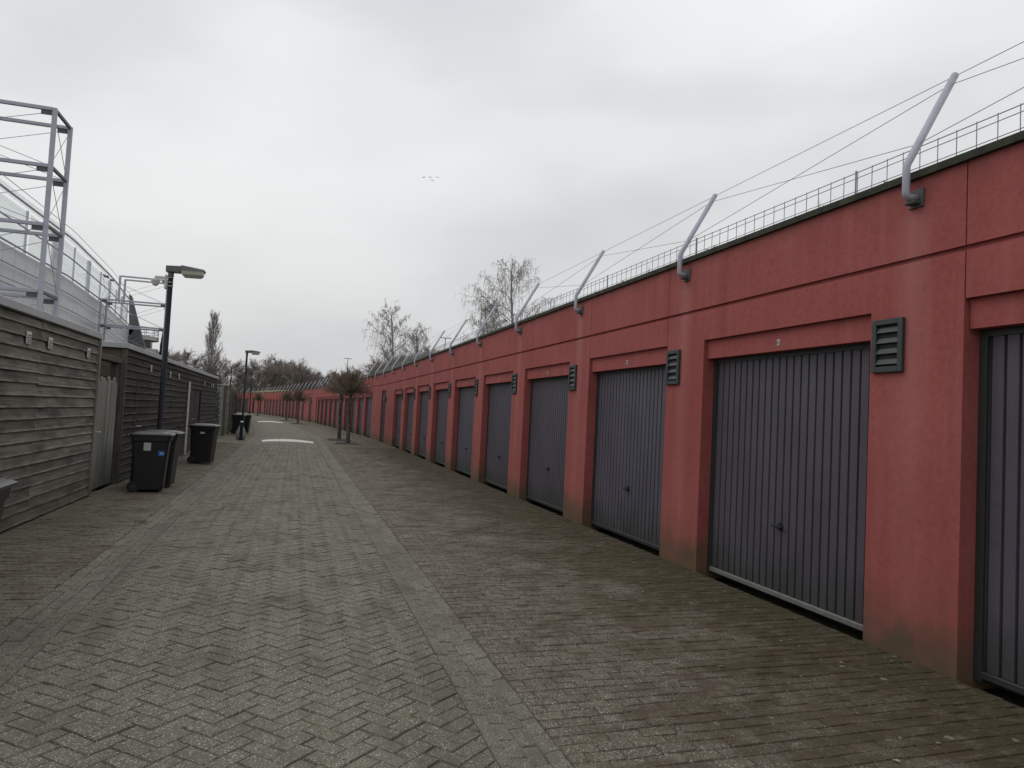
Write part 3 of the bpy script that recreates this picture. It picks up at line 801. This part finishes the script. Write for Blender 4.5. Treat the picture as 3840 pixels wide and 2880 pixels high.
tree('birch_tree', 13, 11.2, dict(birch_cfg, n1=30), 'birchb', 'birch', (15.3, 55, 0), 'shorter bare birch leaning against the left of the tallest birch', 'birches behind the garages')
tree('birch_tree', 17, 8.6, dict(birch_cfg, n1=26), 'birchb', 'birch', (10.4, 60, 0), 'low bare birch at the right foot of the left birch', 'birches behind the garages')
tree('birch_tree', 18, 8.4, dict(birch_cfg, n1=24), 'birchb', 'birch', (20.6, 57, 0), 'low bare birch right of the tallest birch', 'birches behind the garages')
pop_cfg = dict(wob=.03, up=(.05, .16, .1), trunk=.97, r=.16, n1=90, t0=.08, el=(52, 74), shape=lambda t: .09+.20*(1-t)**.7, n2=9, n3=9, r2=.016, spread=.28, twig=.018, droop=.25)
tree('poplar_tree', 21, 18.4, pop_cfg, 'pop', 'pop', (-16.3, 150, 0), 'tall slim bare poplar standing above the far wood', None)
wood_cfg = dict(wob=.07, up=(.03, .06, .04), trunk=.85, r=.24, n1=27, t0=.10, el=(20, 68), shape=lambda t: .20+.24*math.sin((1-t)*2.4), n2=10, n3=11, r2=.022, spread=.5, twig=.020, droop=.15, n4=2)
protos = []
for k in range(4):
    t, c = bare_tree(40+k, 11., wood_cfg); protos.append((t.mesh('trunk', M['bark'], True), c.mesh('crown', M['twig_w'])))
rg = random.Random(21)
# left to right along the far wood: (view x over view y at 100 m, height)
spots = [(-27, 150, 11.5), (-22.5, 146, 10.6), (-19, 158, 12.2), (-12.4, 150, 10.2), (-9.6, 162, 9.6), (-6.8, 158, 11.6), (-3.6, 166, 12.0), (-.6, 158, 11.0), (2.6, 164, 9.7), (5.6, 158, 9.0), (9.0, 150, 9.2), (11.4, 132, 9.6), (12.6, 112, 9.8), (12.4, 96, 9.2), (12.8, 82, 8.6), (13.2, 70, 8.0), (13.8, 124, 10.2), (14.6, 103, 9.8), (15.2, 90, 9.4), (15.6, 77, 8.6)]
spots = sorted(spots+[(-30, 160, 11.), (-24.5, 156, 11.3), (-15, 162, 10.4), (-8, 150, 10.), (-5, 150, 10.4), (-2, 170, 11.8), (1, 150, 9.6), (4, 172, 10.2), (7.4, 166, 9.4)], key=lambda q: q[0]/q[1])
for i, (x, y, h) in enumerate(spots):
    r = thing('bare_tree', ordw(i+1)+' bare brown tree from the left in the wood beyond the garages', 'tree', (x, y, 0), rg.uniform(0, 6.28), 'bare trees of the far wood')
    k = i % 4; sc = h/11.; r.scale = (sc*1.12, sc*1.12, sc)
    link('trunk', protos[k][0], r); link('crown', protos[k][1], r)
# tangled undergrowth that closes the view below the crowns
ug = MB(); rg = random.Random(8)
for i in range(38000):
    u = rg.random()
    if u < .7: x, y = rg.uniform(-34, 12), rg.uniform(140, 172)
    else: x, y = rg.uniform(9, 16)+rg.gauss(0, 1), rg.uniform(66, 140)
    top = 5.2+1.9*mnoise.noise((x*.22, y*.05, 3.))
    if u >= .7: top = 6.4+1.2*mnoise.noise((x*.3, y*.1, 3.))
    z = rg.uniform(0, top)*rg.uniform(.55, 1); p = Vector((x, y, z)); L = rg.uniform(.8, 2.0)
    ug.cone(p, p+Vector((rg.gauss(0, .5), rg.gauss(0, .5), rg.uniform(.2, 1))).normalized()*L, rg.uniform(.02, .045))
o = stuff(ob('undergrowth', ug, 'twig_d')); o['label'] = 'tangled dark undergrowth closing the foot of the far wood'; o['category'] = 'undergrowth'

# ------------------------------------------------------------------ left side: timber sheds
PLK = {}
def plank_mesh(mat):
    if mat not in PLK:
        # unit length along y (0..1), leaning lap board; x outwards
        mb = MB(); mb.quadbox([(.010, 0, 0), (.044, 0, 0), (.044, 1, 0), (.010, 1, 0), (-.006, 0, .160), (.012, 0, .160), (.012, 1, .160), (-.006, 1, .160)])
        PLK[mat] = mb.mesh('plank', M[mat])
    return PLK[mat]
EXP = .1422
def clad(parent, off, x, y0, y1, z0, z1, mat, joints=(), rg=None, facing=1, skip=None):
    rows = int((z1-z0)/EXP+.5); js = [y0]+list(joints)+[y1]
    for k in range(rows):
        for a, b in zip(js, js[1:]):
            if skip and skip(a, b, k): continue
            o = bpy.data.objects.new('plank', plank_mesh(mat)); col.objects.link(o); o.parent = parent
            o.location = (x-off[0]+rg.gauss(0, .0015), a+.002-off[1], z0+k*EXP-off[2]+rg.gauss(0, .002)); o.scale = (1, b-a-.004, (z1-z0-k*EXP)/.160 if k == rows-1 else 1)
            o.rotation_euler = (rg.gauss(0, .0012), 0, 0)
def grille(parent, off, x, y, z, w=.10, h=.13):
    f = MB().bbox(x, x+.012, y-w/2, y+w/2, z-h/2, z+h/2, .003).shift((-off[0], -off[1], -off[2])); g_ = ob('grille', f, 'ventw', parent)
    for k in range(4): ob('louvre', MB().box(x+.013, x+.019, y-w/2+.01, y+w/2-.01, z-h/2+.018+k*.028, z-h/2+.026+k*.028).shift((-off[0], -off[1], -off[2])), 'galv_d', g_)
rg = random.Random(4)
HS = 2.56
off = (-3.15, 8., 0); s1_ = thing('timber_shed', 'nearest grey weathered timber shed at the left edge', 'shed', off)
ob('shed_core', MB().box(-5.9, -3.165, 1.6, 13.02, -.05, HS).shift((3.15, -8, 0)), 'black', s1_)
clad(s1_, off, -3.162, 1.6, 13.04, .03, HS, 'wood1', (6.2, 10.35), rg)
ob('fascia', MB().bbox(-6.0, -3.09, 1.5, 13.10, HS+.002, HS+.105, .008).shift((3.15, -8, 0)), 'fascia', s1_)
ob('corner_board', MB().bbox(-3.17, -3.095, 13.045, 13.12, 0, HS, .004).shift((3.15, -8, 0)), 'woodv', s1_)
ewm = MB()
for k in range(13): ewm.box(-5.9, -3.17, 13.03, 13.055, .03+k*.193, .03+k*.193+.186)
ob('end_cladding', ewm.shift((3.15, -8, 0)), 'wood2e', s1_)
for y, z in ((9.83, 2.29), (10.62, 2.29), (12.42, 2.29)): grille(s1_, off, -3.112, y, z, .15, .15)
# gate between the two sheds
off = (-3.2, 13.7, 0); gt = thing('garden_gate', 'pale weathered upright-board garden gate between the two sheds', 'gate', off)
for k, (y, h) in enumerate([(13.14+.145*q, 1.93+.05*math.sin(q*2.3)) for q in range(11)]):
    b = MB(); w = .138; pr = [(-.0, 0.06), (w, .06), (w, h-.03), (w*.8, h-.005), (w*.5, h+.012), (w*.2, h-.004), (0, h-.03)]
    b.prism([(0, 0)]*0+pr, 0, .022); me = b.mesh('board', M['woodv'])
    o = link('board', me, gt, (.03+rg.gauss(0, .004), y-off[1], 0), R(90)); o.rotation_euler[1] = 0
for y in (13.42, 14.80): ob('gate_post', MB().bbox(-.115, -.005, y-.055-off[1], y+.055-off[1], 0, 2.26, .008), 'woodvd', gt)
ob('gate_lintel', MB().bbox(-.13, .04, 13.06-off[1], 14.93-off[1], 2.262, 2.36, .008), 'woodvd', gt)
for z in (.5, 1.5): ob('gate_ledge', MB().bbox(-.002, .006, 13.1-off[1], 14.7-off[1], z, z+.1, .002), 'woodv', gt)
lv = MB(); lv.tube([(.03, -.30, 1.03), (.085, -.30, 1.03), (.085, -.19, 1.03)], .010, 8); lv.bbox(.030, .036, -.32, -.28, .94, 1.10, .002); ob('lever_handle', lv, 'cctv', gt)
# second, darker shed
off = (-3.15, 24., 0); s2_ = thing('timber_shed', 'long dark timber shed behind the wheeled bins and lamp post', 'shed', off)
ob('shed_core', MB().box(-5.9, -3.167, 15.05, 31.7, -.05, HS).shift((3.15, -24, 0)), 'black', s2_)
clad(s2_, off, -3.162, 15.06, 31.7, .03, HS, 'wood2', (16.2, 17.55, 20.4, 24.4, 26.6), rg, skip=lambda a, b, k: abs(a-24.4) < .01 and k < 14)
ob('fascia', MB().bbox(-6.0, -3.09, 14.94, 31.8, HS+.002, HS+.105, .008).shift((3.15, -24, 0)), 'fascia', s2_)
for k in range(14):
    o = bpy.data.objects.new('end_plank', MB().box(-5.9, -3.17, 15.015, 15.048, 0, HS/14-.008).shift((3.15, -24, 0)).mesh('end_plank', M['wood2e'])); col.objects.link(o); o.parent = s2_; o.location = (0, rg.gauss(0, .003), .01+k*(HS-.01)/14)
ob('corner_board', MB().bbox(-3.20, -3.105, 14.985, 15.058, 0, HS-.003, .006).shift((3.15, -24, 0)), 'woodvd', s2_)
for y, z in ((17.42, 2.30), (19.97, 2.27), (21.38, 2.27), (27.2, 2.25), (29.4, 2.25), (30.1, 2.25)): grille(s2_, off, -3.112, y, z, .15, .15)
ob('downpipe', MB().tube([(-3.09+3.15, -.65, .02), (-3.09+3.15, -.65, 2.2)], .035, 10), 'ventw', s2_)
for k in range(14):
    w = 2.1/14; ob('door_board', MB().bbox(-3.20+3.15, -3.175+3.15, .45+k*w, .45+(k+1)*w-.008, .05, 2.02, .004), 'woodvd', s2_)
ob('door_post', MB().bbox(-.06, .0, 1.42, 1.50, .02, 2.07, .004), 'woodvd', s2_)
def lever(y, z, par): lv = MB(); lv.tube([(.035, y, z), (.085, y, z), (.085, y+.13, z)], .011, 8); ob('lever_handle', lv, 'cctv', par)
lever(16.32-24, 1.05, s2_); lever(.62, 1.05, s2_)
ob('door_trim', MB().bbox(.010, .035, 16.185-24, 16.215-24, .03, 2.1, .003), 'woodvd', s2_)
# ivy at the shed end
iv = MB(); rg2 = random.Random(2)
for k in range(900):
    p = Vector((rg2.uniform(-3.75, -3.35), rg2.gauss(34.9, .38), abs(rg2.gauss(.9, .75)))); s_ = rg2.uniform(.04, .08); n_ = Vector((rg2.gauss(.6, .6), rg2.gauss(-.6, .6), rg2.gauss(.3, .5))).normalized(); u_ = n_.cross(Vector((.2, .1, 1))).normalized(); w_ = n_.cross(u_)
    b = len(iv.v); c0 = Vector((-3.55, 34.9, 0)); iv.v += [tuple(p-u_*s_-c0), tuple(p-w_*s_*.7-c0), tuple(p+u_*s_-c0), tuple(p+w_*s_*1.1-c0)]; iv.f.append((b, b+1, b+2, b+3))
ivt = thing('ivy', 'dark green ivy climbing the far end of the dark shed', 'ivy', (-3.55, 34.9, 0)); ob('foliage', iv, 'ivy', ivt)
ob('stem', MB().tube([(0, 0, 0), (-.05, .05, .8), (0, -.05, 1.7)], [.03, .02, .008], 6), 'bark', ivt)
# fence beyond the sheds
fo = Vector((-3.3, 37, 0)); fe = thing('board_fence', 'tall grey board fence running on past the dark shed', 'fence', fo)
endp = MB()
for k in range(4): ob('end_board', MB().bbox(-.70+k*.165, -.54+k*.165, -.03, 0, .02, 2.42+.01*(k % 2), .004), 'woodv', fe)
ob('fence_post', MB().bbox(-.03, .09, -.06, .06, 0, 2.45, .01), 'woodvd', fe)
ob('cap_board', MB().bbox(-.74, .10, -.06, .05, 2.452, 2.49, .006), 'fascia', fe)
sprev = None; fpos = [W(s, -7.62, 0) for s in (37.0, 40, 43, 46, 49, 52, 55, 58, 61, 64, 67, 70, 74, 78, 82, 86, 90, 95, 100, 106, 112)]
for i, (a, b) in enumerate(zip(fpos, fpos[1:])):
    d = (b-a).normalized(); az = math.atan2(d.y, d.x); L = (b-a).length; H_ = 2.2-.03*i+.12*(i % 2)
    if i: ob('fence_post', MB().bbox(-.05, .05, -.06, .05, 0, H_+.12, .008), 'woodvd', fe, a-fo, az)
    if i < 9:
        nb = 11
        for k in range(nb):
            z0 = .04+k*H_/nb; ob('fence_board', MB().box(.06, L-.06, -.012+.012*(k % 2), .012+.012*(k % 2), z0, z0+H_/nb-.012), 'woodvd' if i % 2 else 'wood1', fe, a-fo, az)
    else: ob('fence_panel', MB().box(.06, L-.06, -.015, .015, .04, H_), 'woodvd', fe, a-fo, az)

# ------------------------------------------------------------------ wheeled bins
def make_bin(name, label, loc, rz, sc=1.0, lid_open=False):
    b = thing(name, label, 'bin', loc, rz, 'black wheeled bins'); b.scale = (sc, sc, sc)
    def ring(z, fx, bx, hy, c=.04):   # local +x = front (towards lane)
        return [(bx+c, -hy, z), (fx-c, -hy, z), (fx, -hy+c, z), (fx, hy-c, z), (fx-c, hy, z), (bx+c, hy, z), (bx, hy-c, z), (bx, -hy+c, z)]
    m_ = MB(); m_.loft([ring(.035, .245, -.235, .225), ring(.05, .255, -.245, .235), ring(.60, .29, -.26, .258), ring(.88, .315, -.268, .272), ring(.90, .335, -.285, .288), ring(.985, .345, -.29, .292)])
    ob('body', m_, 'binp', b)
    l_ = MB(); l_.loft([ring(.987, .375, -.31, .305), ring(1.012, .38, -.315, .308), ring(1.03, .355, -.30, .285, .06), ring(1.055, .25, -.24, .22, .08), ring(1.062, .15, -.16, .16, .06)])
    lid = ob('lid', l_, 'binl', b)
    for k in range(3): ob('lid_rib', MB().bbox(.30+.025*k, .312+.025*k, -.27, .27, 1.022-.010*k, 1.045-.012*k, .003), 'binl', lid)
    for s in (-1, 1):
        wv = MB().tube([(-.205, s*.225, .10), (-.205, s*.285, .10)], .10, 18); wo = ob('wheel', wv, 'tyre', b)
        ob('hub', MB().tube([(-.205, s*.286, .10), (-.205, s*.291, .10)], .05, 12), 'binl', wo)
    ob('axle', MB().tube([(-.205, -.224, .10), (-.205, .224, .10)], .012, 8), 'galv_d', b)
    ob('wheel_housing', MB().bbox(-.27, -.20, -.20, .20, .05, .30, .02), 'binp', b)
    h_ = MB(); h_.tube([(-.30, -.22, .96), (-.355, -.22, .985), (-.355, .22, .985), (-.30, .22, .96)], .016, 8); ob('handle', h_, 'binp', b)
    return b
b1 = make_bin('wheeled_bin', 'black wheeled bin with white label and blue sticker, before the lamp post', (-2.43, 14.08, -.01), R(4))
ob('white_sticker', MB().bbox(-.08, .035, -.2755, -.272, .73, .87, .001), 'white', b1).rotation_euler = (R(3.4), 0, 0)
bl = ob('blue_sticker', MB().bbox(.155, .255, -.2735, -.270, .64, .73, .001), 'blue', b1); bl.rotation_euler = (R(3.4), 0, 0)
ob('sticker_mark', MB().bbox(.185, .248, -.2755, -.2737, .672, .690, .0005).bbox(.185, .20, -.2755, -.2737, .69, .712, .0005), 'white', bl)
for o_ in b1.children:
    if 'sticker' in o_.name: o_.rotation_euler = (0, 0, 0)
b2 = make_bin('wheeled_bin', 'black wheeled bin half hidden behind the bin with the blue sticker', (-2.40, 14.86, -.01), R(-3))
b3 = make_bin('wheeled_bin', 'black wheeled bin with a small white label, standing alone by the dark shed', (-2.28, 20.5, -.01), R(-8), .99)
ob('small_label', MB().bbox(-.02, .09, -.277, -.273, .80, .845, .001), 'white', b3)
make_bin('wheeled_bin', 'black wheeled bin cut off at the left edge of the picture', (-2.25, 5.72, -.02), R(3), .99)
b5 = make_bin('wheeled_bin', 'left one of two small far black bins beside the second lamp post', (-2.86, 40.6, -.01), R(-6))
b6 = make_bin('wheeled_bin', 'right one of two small far black bins beside the second lamp post', (-2.62, 41.6, -.01), R(-6))

# ------------------------------------------------------------------ street lamps
def lamp(loc, rz, label, cctv=False):
    L = thing('street_lamp', label, 'street lamp', loc, rz, 'lamp posts on the left pavement')
    ob('post', MB().tube([(0, 0, -.05), (0, 0, 1.0), (0, 0, 1.02), (0, 0, 4.20)], [.075, .075, .055, .050], 14), 'post', L, smooth=True)
    ob('spigot', MB().tube([(0, 0, 4.19), (0, 0, 4.33)], .058, 12), 'lamp_h', L)
    hd = MB(); hd.loft([[(-.09, -.10, 4.28), (-.09, .10, 4.28), (-.09, .10, 4.40), (-.09, -.10, 4.40)], [(.17, -.12, 4.285), (.17, .12, 4.285), (.17, .12, 4.41), (.17, -.12, 4.41)], [(.22, -.15, 4.33), (.22, .15, 4.33), (.22, .13, 4.43), (.22, -.13, 4.43)], [(.62, -.15, 4.34), (.62, .15, 4.34), (.62, .12, 4.385), (.62, -.12, 4.385)], [(.655, -.13, 4.345), (.655, .13, 4.345), (.655, .11, 4.372), (.655, -.11, 4.372)]])
    h_ = ob('lamp_head', hd, 'lamp_h', L)
    ob('diffuser', MB().loft([[(.26, -.10, 4.205), (.57, -.10, 4.215), (.57, .10, 4.215), (.26, .10, 4.205)], [(.215, -.135, 4.25), (.615, -.135, 4.26), (.615, .135, 4.26), (.215, .135, 4.25)], [(.205, -.14, 4.331), (.63, -.14, 4.338), (.63, .14, 4.338), (.205, .14, 4.331)]]), 'lens', h_)
    if cctv:
        c = MB(); c.bbox(-.11, -.062, -.05, .05, 3.92, 4.22, .015); 
        for z in (3.98, 4.06, 4.16): c.tube([(0, 0, z), (0, 0, z+.012)], .062, 14)
        q = ob('camera_bracket', c, 'cctv', L)
        ob('camera_arm', MB().bbox(-.30, -.11, -.03, .03, 4.13, 4.18, .01), 'cctv', q)
        d = MB(); rings = []
        for z, r in ((4.13, .03), (4.115, .085), (4.07, .09), (4.05, .075), (4.02, .07), (3.985, .05), (3.965, .015)): rings.append([(-.28+r*math.cos(a*math.pi/8), r*math.sin(a*math.pi/8), z) for a in range(16)])
        d.loft(rings); ob('camera_dome', d, 'cctv', q, smooth=True)
    return L
lamp((-2.64, 16.15, 0), 0, 'nearest dark lamp post with a white dome camera, behind the bins', True)
lamp((-2.58, 39.6, 0), 0, 'second dark lamp post, behind the small far bins')
lamp((-3.55, 62.0, 0), R(5), 'small third lamp post seen just right of the second')
# bollard with a bag tied to it
bo = thing('bollard', 'slim dark bollard with pale cap standing on the left pavement', 'bollard', (-2.23, 33.9, -.02))
ob('shaft', MB().tube([(0, 0, -.02), (0, 0, .80)], .07, 14), 'post', bo); ob('cap', MB().tube([(0, 0, .80), (0, 0, .835), (0, 0, .86)], [.075, .07, .03], 14), 'cctv', bo)
bgm = MB(); rings = []; rg2 = random.Random(12)
for z, r in ((.0, .13), (.05, .20), (.18, .22), (.34, .20), (.48, .15), (.60, .09), (.72, .04), (.80, .03)):
    rings.append([((r*(1+.22*mnoise.noise((a*.9, z*6, 1.))))*math.cos(a*math.pi/8), (r*(1+.22*mnoise.noise((a*.9, z*6, 5.))))*math.sin(a*math.pi/8), z+.02*mnoise.noise((a*1.7, z*3, 2.))) for a in range(16)])
bgm.loft(rings); tag(ob('rubbish_bag', bgm, 'bag', None, (-2.26, 34.12, -.01)), 'pale crumpled plastic bag of rubbish behind the bollard', 'bag')

# ------------------------------------------------------------------ steel frames in the gardens
def steel_frame(xf, xb, y0, y1, label, xb_low=None):
    lev = [8.74, 7.3, 5.82, 4.15, 2.7]; off = Vector((xf, y0, 0))
    F = thing('steel_trellis', label, 'trellis', off, 0, 'tall steel tube frames in the gardens')
    loc = lambda x, y, z: (x-xf, y-y0, z)
    for y in (y0, y1):
        for x, zt in ((xf, lev[0]), (xb, lev[1] if xb_low else lev[0])): ob('post', MB().tube([loc(x, y, -.05), loc(x, y, zt+.03)], .06, 10), 'galv', F)
        if xb_low: ob('post', MB().tube([loc(xb_low, y, lev[1]), loc(xb_low, y, lev[0]+.03)], .06, 10), 'galv', F)
        for z in lev:
            ob('beam', MB().bbox((xb_low if xb_low and z == lev[0] else xb)-xf+.05, -.05, y-y0-.04, y-y0+.04, z-.045, z+.045, .008), 'galv', F)
            for x, sx in ((xf, -1), (xb, 1)): ob('connector', MB().bbox(min(x-xf+sx*.05, x-xf+sx*.30), max(x-xf+sx*.05, x-xf+sx*.30), y-y0-.012, y-y0+.012, z-.16, z-.046, .003), 'dgrey', F)
        for za, zb in zip(lev, lev[1:]):
            ob('brace_wire', MB().tube([loc(xf-.15, y, za-.1), loc(xb+.15, y, zb+.05)], .008, 5), 'wire', F); ob('brace_wire', MB().tube([loc(xb+.15, y, za-.1), loc(xf-.15, y, zb+.05)], .008, 5), 'wire', F)
    for x in (xf, xb):
        for z in lev: ob('cross_beam', MB().bbox(x-xf-.035, x-xf+.035, .05, y1-y0-.05, z-.04, z+.04, .006), 'dgrey', F)
        for za, zb in zip(lev, lev[1:]):
            ob('brace_wire', MB().tube([loc(x, y0, za-.1), loc(x, y1, zb+.05)], .008, 5), 'wire', F); ob('brace_wire', MB().tube([loc(x, y1, za-.1), loc(x, y0, zb+.05)], .008, 5), 'wire', F)
    return F
steel_frame(-6.2, -10.7, 20.15, 21.42, 'large grey steel tube frame with wire bracing at the left edge')
steel_frame(-7.74, -11.2, 46.5, 47.8, 'smaller grey steel tube frame ending behind the nearest lamp post', -10.3)

# ------------------------------------------------------------------ pale curved building with glass screens
def fx(y):
    P = [(0, -11.), (39, -11.), (50, -11.75), (64, -13.25), (70, -14.2)]
    for (a, xa), (b, xb) in zip(P, P[1:]):
        if y <= b: return xa+(xb-xa)*(y-a)/(b-a)
    return -14.2
BO = Vector((-11, 40, 0)); hb = thing('glazed_hall', 'pale panelled building with glass screens on top, behind the sheds', 'building', BO)
ys = [23+1.2*k for k in range(35)]
PT = 7.3
def seg(mb, ya, yb, z0, z1, t0, t1):
    A = Vector((fx(ya), ya, 0))-BO; B = Vector((fx(yb), yb, 0))-BO; n = Vector((B.y-A.y, -(B.x-A.x), 0)).normalized()
    mb.quadbox([A+n*t1+Vector((0, 0, z0)), B+n*t1+Vector((0, 0, z0)), B+n*t0+Vector((0, 0, z0)), A+n*t0+Vector((0, 0, z0)), A+n*t1+Vector((0, 0, z1)), B+n*t1+Vector((0, 0, z1)), B+n*t0+Vector((0, 0, z1)), A+n*t0+Vector((0, 0, z1))]); return mb
for a, b in zip(ys, ys[1:]): ob('facade_panel', seg(MB(), a+.012, b-.012, -.05, PT, -.15, 0), 'panel', hb)
bk = MB()
for a, b in zip(ys, ys[1:]): seg(bk, a, b, -.05, PT-.02, -.4, -.17)
ob('facade_core', bk, 'dgrey', hb)
for k, y in enumerate(ys[::3]):
    if k % 2 == 0: ob('screen_post', seg(MB(), y, y+.42, PT+.002, 9.15, -.2, -.06), 'wframe', hb)
    else: ob('screen_post', seg(MB(), y, y+.08, PT+.002, 9.15, -.14, -.06), 'wframe', hb)
    if y+3.6 <= ys[-1]:
        ob('glass_pane', seg(MB(), y+.43, y+3.58, PT+.02, 9.10, -.11, -.10), 'glass', hb)
        ob('top_glass', seg(MB(), y+.01, y+3.59, 9.20, 9.56, -.06, -.05), 'glass', hb)
for z, r in ((9.57, .014), (9.16, .045), (8.2, .035), (7.3, .04), (6.5, .03), (5.75, .03), (4.9, .03)):
    ob('rail', MB().tube([Vector((fx(y)+.22, y, z))-BO for y in ys], r, 6), 'galv', hb)
dk = MB()
for a, b in zip(ys, ys[1:]): seg(dk, a, b, PT-.25, PT-.03, -6, -.41)
ob('roof_deck', dk, 'panel', hb)
ob('roof_block', MB().box(-3.0, -1.6, -6.2, -4.6, PT-.03, PT+.9), 'wframe', hb)
# sloping end wall and leaning legs
gz_ = lambda P: [(x-BO.x, z) for x, z in P]
ob('gable_fin', MB().prism(gz_([(-13.45, 10.0), (-13.25, 9.9), (-11.3, 3.5), (-12.9, 3.5), (-13.25, 7.0)]), 24., 24.25), 'dgrey', hb)
ob('leaning_leg', MB().prism(gz_([(-13.2, 7.2), (-12.9, 7.1), (-15.2, 3.4), (-15.6, 3.4)]), 24.0, 24.3), 'dgrey', hb)
ob('tie_beam', MB().tube([Vector((-15.0, 64.2, 5.6))-BO, Vector((-11.8, 64.2, 5.6))-BO], .08, 8), 'galv', hb)
# house with rounded balconies
HO = Vector((-17.0, 85, 0)); hs = thing('balcony_house', 'far pale house with rounded stacked balconies and roof railing', 'house', HO)
def disc(r, z0, z1, n=28): return MB().loft([[(r*math.cos(2*math.pi*a/n), r*math.sin(2*math.pi*a/n), z) for a in range(n)] for z in (z0, z1)])
ob('wall', disc(1.75, 0, 8.35), 'dglass', hs)
ob('wall_block', MB().box(-6, -.9, -1.6, 3, 0, 8.2), 'render', hs)
for z in (2.6, 4.05, 5.5, 6.55, 7.85): ob('balcony_slab', disc(2.35, z, z+.42), 'render', hs)
for k in range(5): ob('window', MB().bbox(-5.6+.95*k, -4.9+.95*k, -1.64, -1.602, 5.9, 7.4, .01), 'dglass', hs)
for z in (8.62, 8.9, 9.2): ob('rail', MB().tube([(2.3*math.cos(2*math.pi*a/28), 2.3*math.sin(2*math.pi*a/28), z) for a in range(29)], .03, 5), 'galv', hs)
for a in range(14): ob('stanchion', MB().tube([(2.3*math.cos(2*math.pi*a/14), 2.3*math.sin(2*math.pi*a/14), 8.27), (2.3*math.cos(2*math.pi*a/14), 2.3*math.sin(2*math.pi*a/14), 9.2)], .03, 5), 'galv', hs)
# slim cypress
cy = MB(); rg2 = random.Random(31)
for k in range(2600):
    z = rg2.uniform(.3, 9.0); r = .75*(1-(z/9.3)**1.6)*rg2.uniform(.5, 1)+.05; a = rg2.uniform(0, 6.283); p = Vector((r*math.cos(a), r*math.sin(a), z)); cy.cone(p, p+Vector((math.cos(a)*.12, math.sin(a)*.12, .35)), .06)
cyt = thing('cypress_tree', 'slim dark cypress between the balcony house and the lamp post', 'tree', (-14.1, 85, 0)); ob('crown', cy, 'cyp', cyt); ob('trunk', MB().tube([(0, 0, 0), (0, 0, 8.2)], [.12, .02], 6), 'bark', cyt)

# ------------------------------------------------------------------ small things
def mast(loc, h, label):
    t = thing('lighting_mast', label, 'mast', loc, 0, 'T-shaped masts behind the garages')
    ob('pole', MB().tube([(0, 0, 0), (0, 0, h)], [.09, .05], 8), 'galv_d', t); ob('cross_arm', MB().bbox(-.75, .75, -.05, .05, h, h+.09, .01), 'galv_d', t)
mast((8.5, 130, 0), 10.5, 'thin T-shaped mast above the globe tree pair')
mast((18, 90, 0), 11.3, 'thin T-shaped mast behind the wall between the two groups of birches')
bird_me = MB(); bird_me.loft([[(x+r*0, r*math.cos(a*1.047), r*math.sin(a*1.047)) for a in range(6)] for x, r in ((-.22, .01), (-.1, .05), (.05, .06), (.2, .03), (.26, .005))])
wing_me = MB(); wing_me.quadbox([(-.08, .04, -.005), (.1, .04, -.005), (.02, .5, .10), (-.06, .5, .10), (-.08, .04, .01), (.1, .04, .01), (.02, .5, .11), (-.06, .5, .11)])
wing2 = MB(); wing2.v = [(x, -y, z) for x, y, z in wing_me.v]; wing2.f = [tuple(reversed(f)) for f in wing_me.f]
bm, w1, w2 = bird_me.mesh('body', M['bird']), wing_me.mesh('wing', M['bird']), wing2.mesh('wing', M['bird'])
for k, (px, py, nm) in enumerate(((1588, 665, 'leftmost'), (1612, 665, 'second from left'), (1641, 665, 'rightmost'), (1622, 676, 'lowest'))):
    d = fwd+r2*(px-1920)/2663-u2*(py-1440)/2663; p = Vector((0, 0, CAMH))+d*150
    b = thing('bird', nm+' of the four tiny birds flying in the grey sky', 'bird', p, R(20+30*k), 'birds in the sky'); b.scale = (1.0,)*3
    link('body', bm, b); link('wing', w1, b); link('wing', w2, b)
# fallen leaves and weeds
lf = MB(); rg2 = random.Random(77)
for k in range(260):
    if rg2.random() < .7: x, y = 4.38-abs(rg2.gauss(0, .8)), rg2.uniform(2, 26)
    else: x, y = -3.1+abs(rg2.gauss(0, .35)), rg2.uniform(5, 24)
    if x < 1.5 and x > 0: continue
    s_ = rg2.uniform(.008, .026); a = rg2.uniform(0, 6.28); z = gz(XW-x)+.008; b = len(lf.v)
    for u, v, w in ((-1, 0, 0), (0, -.55, .3), (1, 0, .1), (0, .55, .35)): lf.v.append((x+s_*(u*math.cos(a)-v*math.sin(a)), y+s_*(u*math.sin(a)+v*math.cos(a)), z+w*s_))
    lf.f.append((b, b+1, b+2, b+3))
o = stuff(ob('fallen_leaves', lf, 'leaf')); o['label'] = 'scattered dead leaves on the paving along wall and sheds'; o['category'] = 'leaves'
wd = MB()
for k in range(900):
    u = rg2.random()
    if u < .5: x, y = 4.40-abs(rg2.gauss(0, .015)), rg2.uniform(2, 30)
    elif u < .68: x, y = rg2.gauss(1.38, .02), rg2.uniform(2.5, 25)
    elif u < .9: x, y = rg2.gauss(-1.87, .02), rg2.uniform(4, 25)
    else: x, y = rg2.gauss(-1.86, .06), rg2.gauss(10.6, .08)
    if 4.41-x < .3 and any(a < y < b for a, b, k_, i_ in edges if k_ == 'g') : continue
    z = gz(XW-x)-.01; h = rg2.uniform(.012, .045); wd.cone((x, y, z), (x+rg2.gauss(0, .02), y+rg2.gauss(0, .02), z+h), .004)
o = stuff(ob('weeds', wd, 'grassm')); o['label'] = 'small weeds growing in the paving joints and wall foot'; o['category'] = 'weeds'
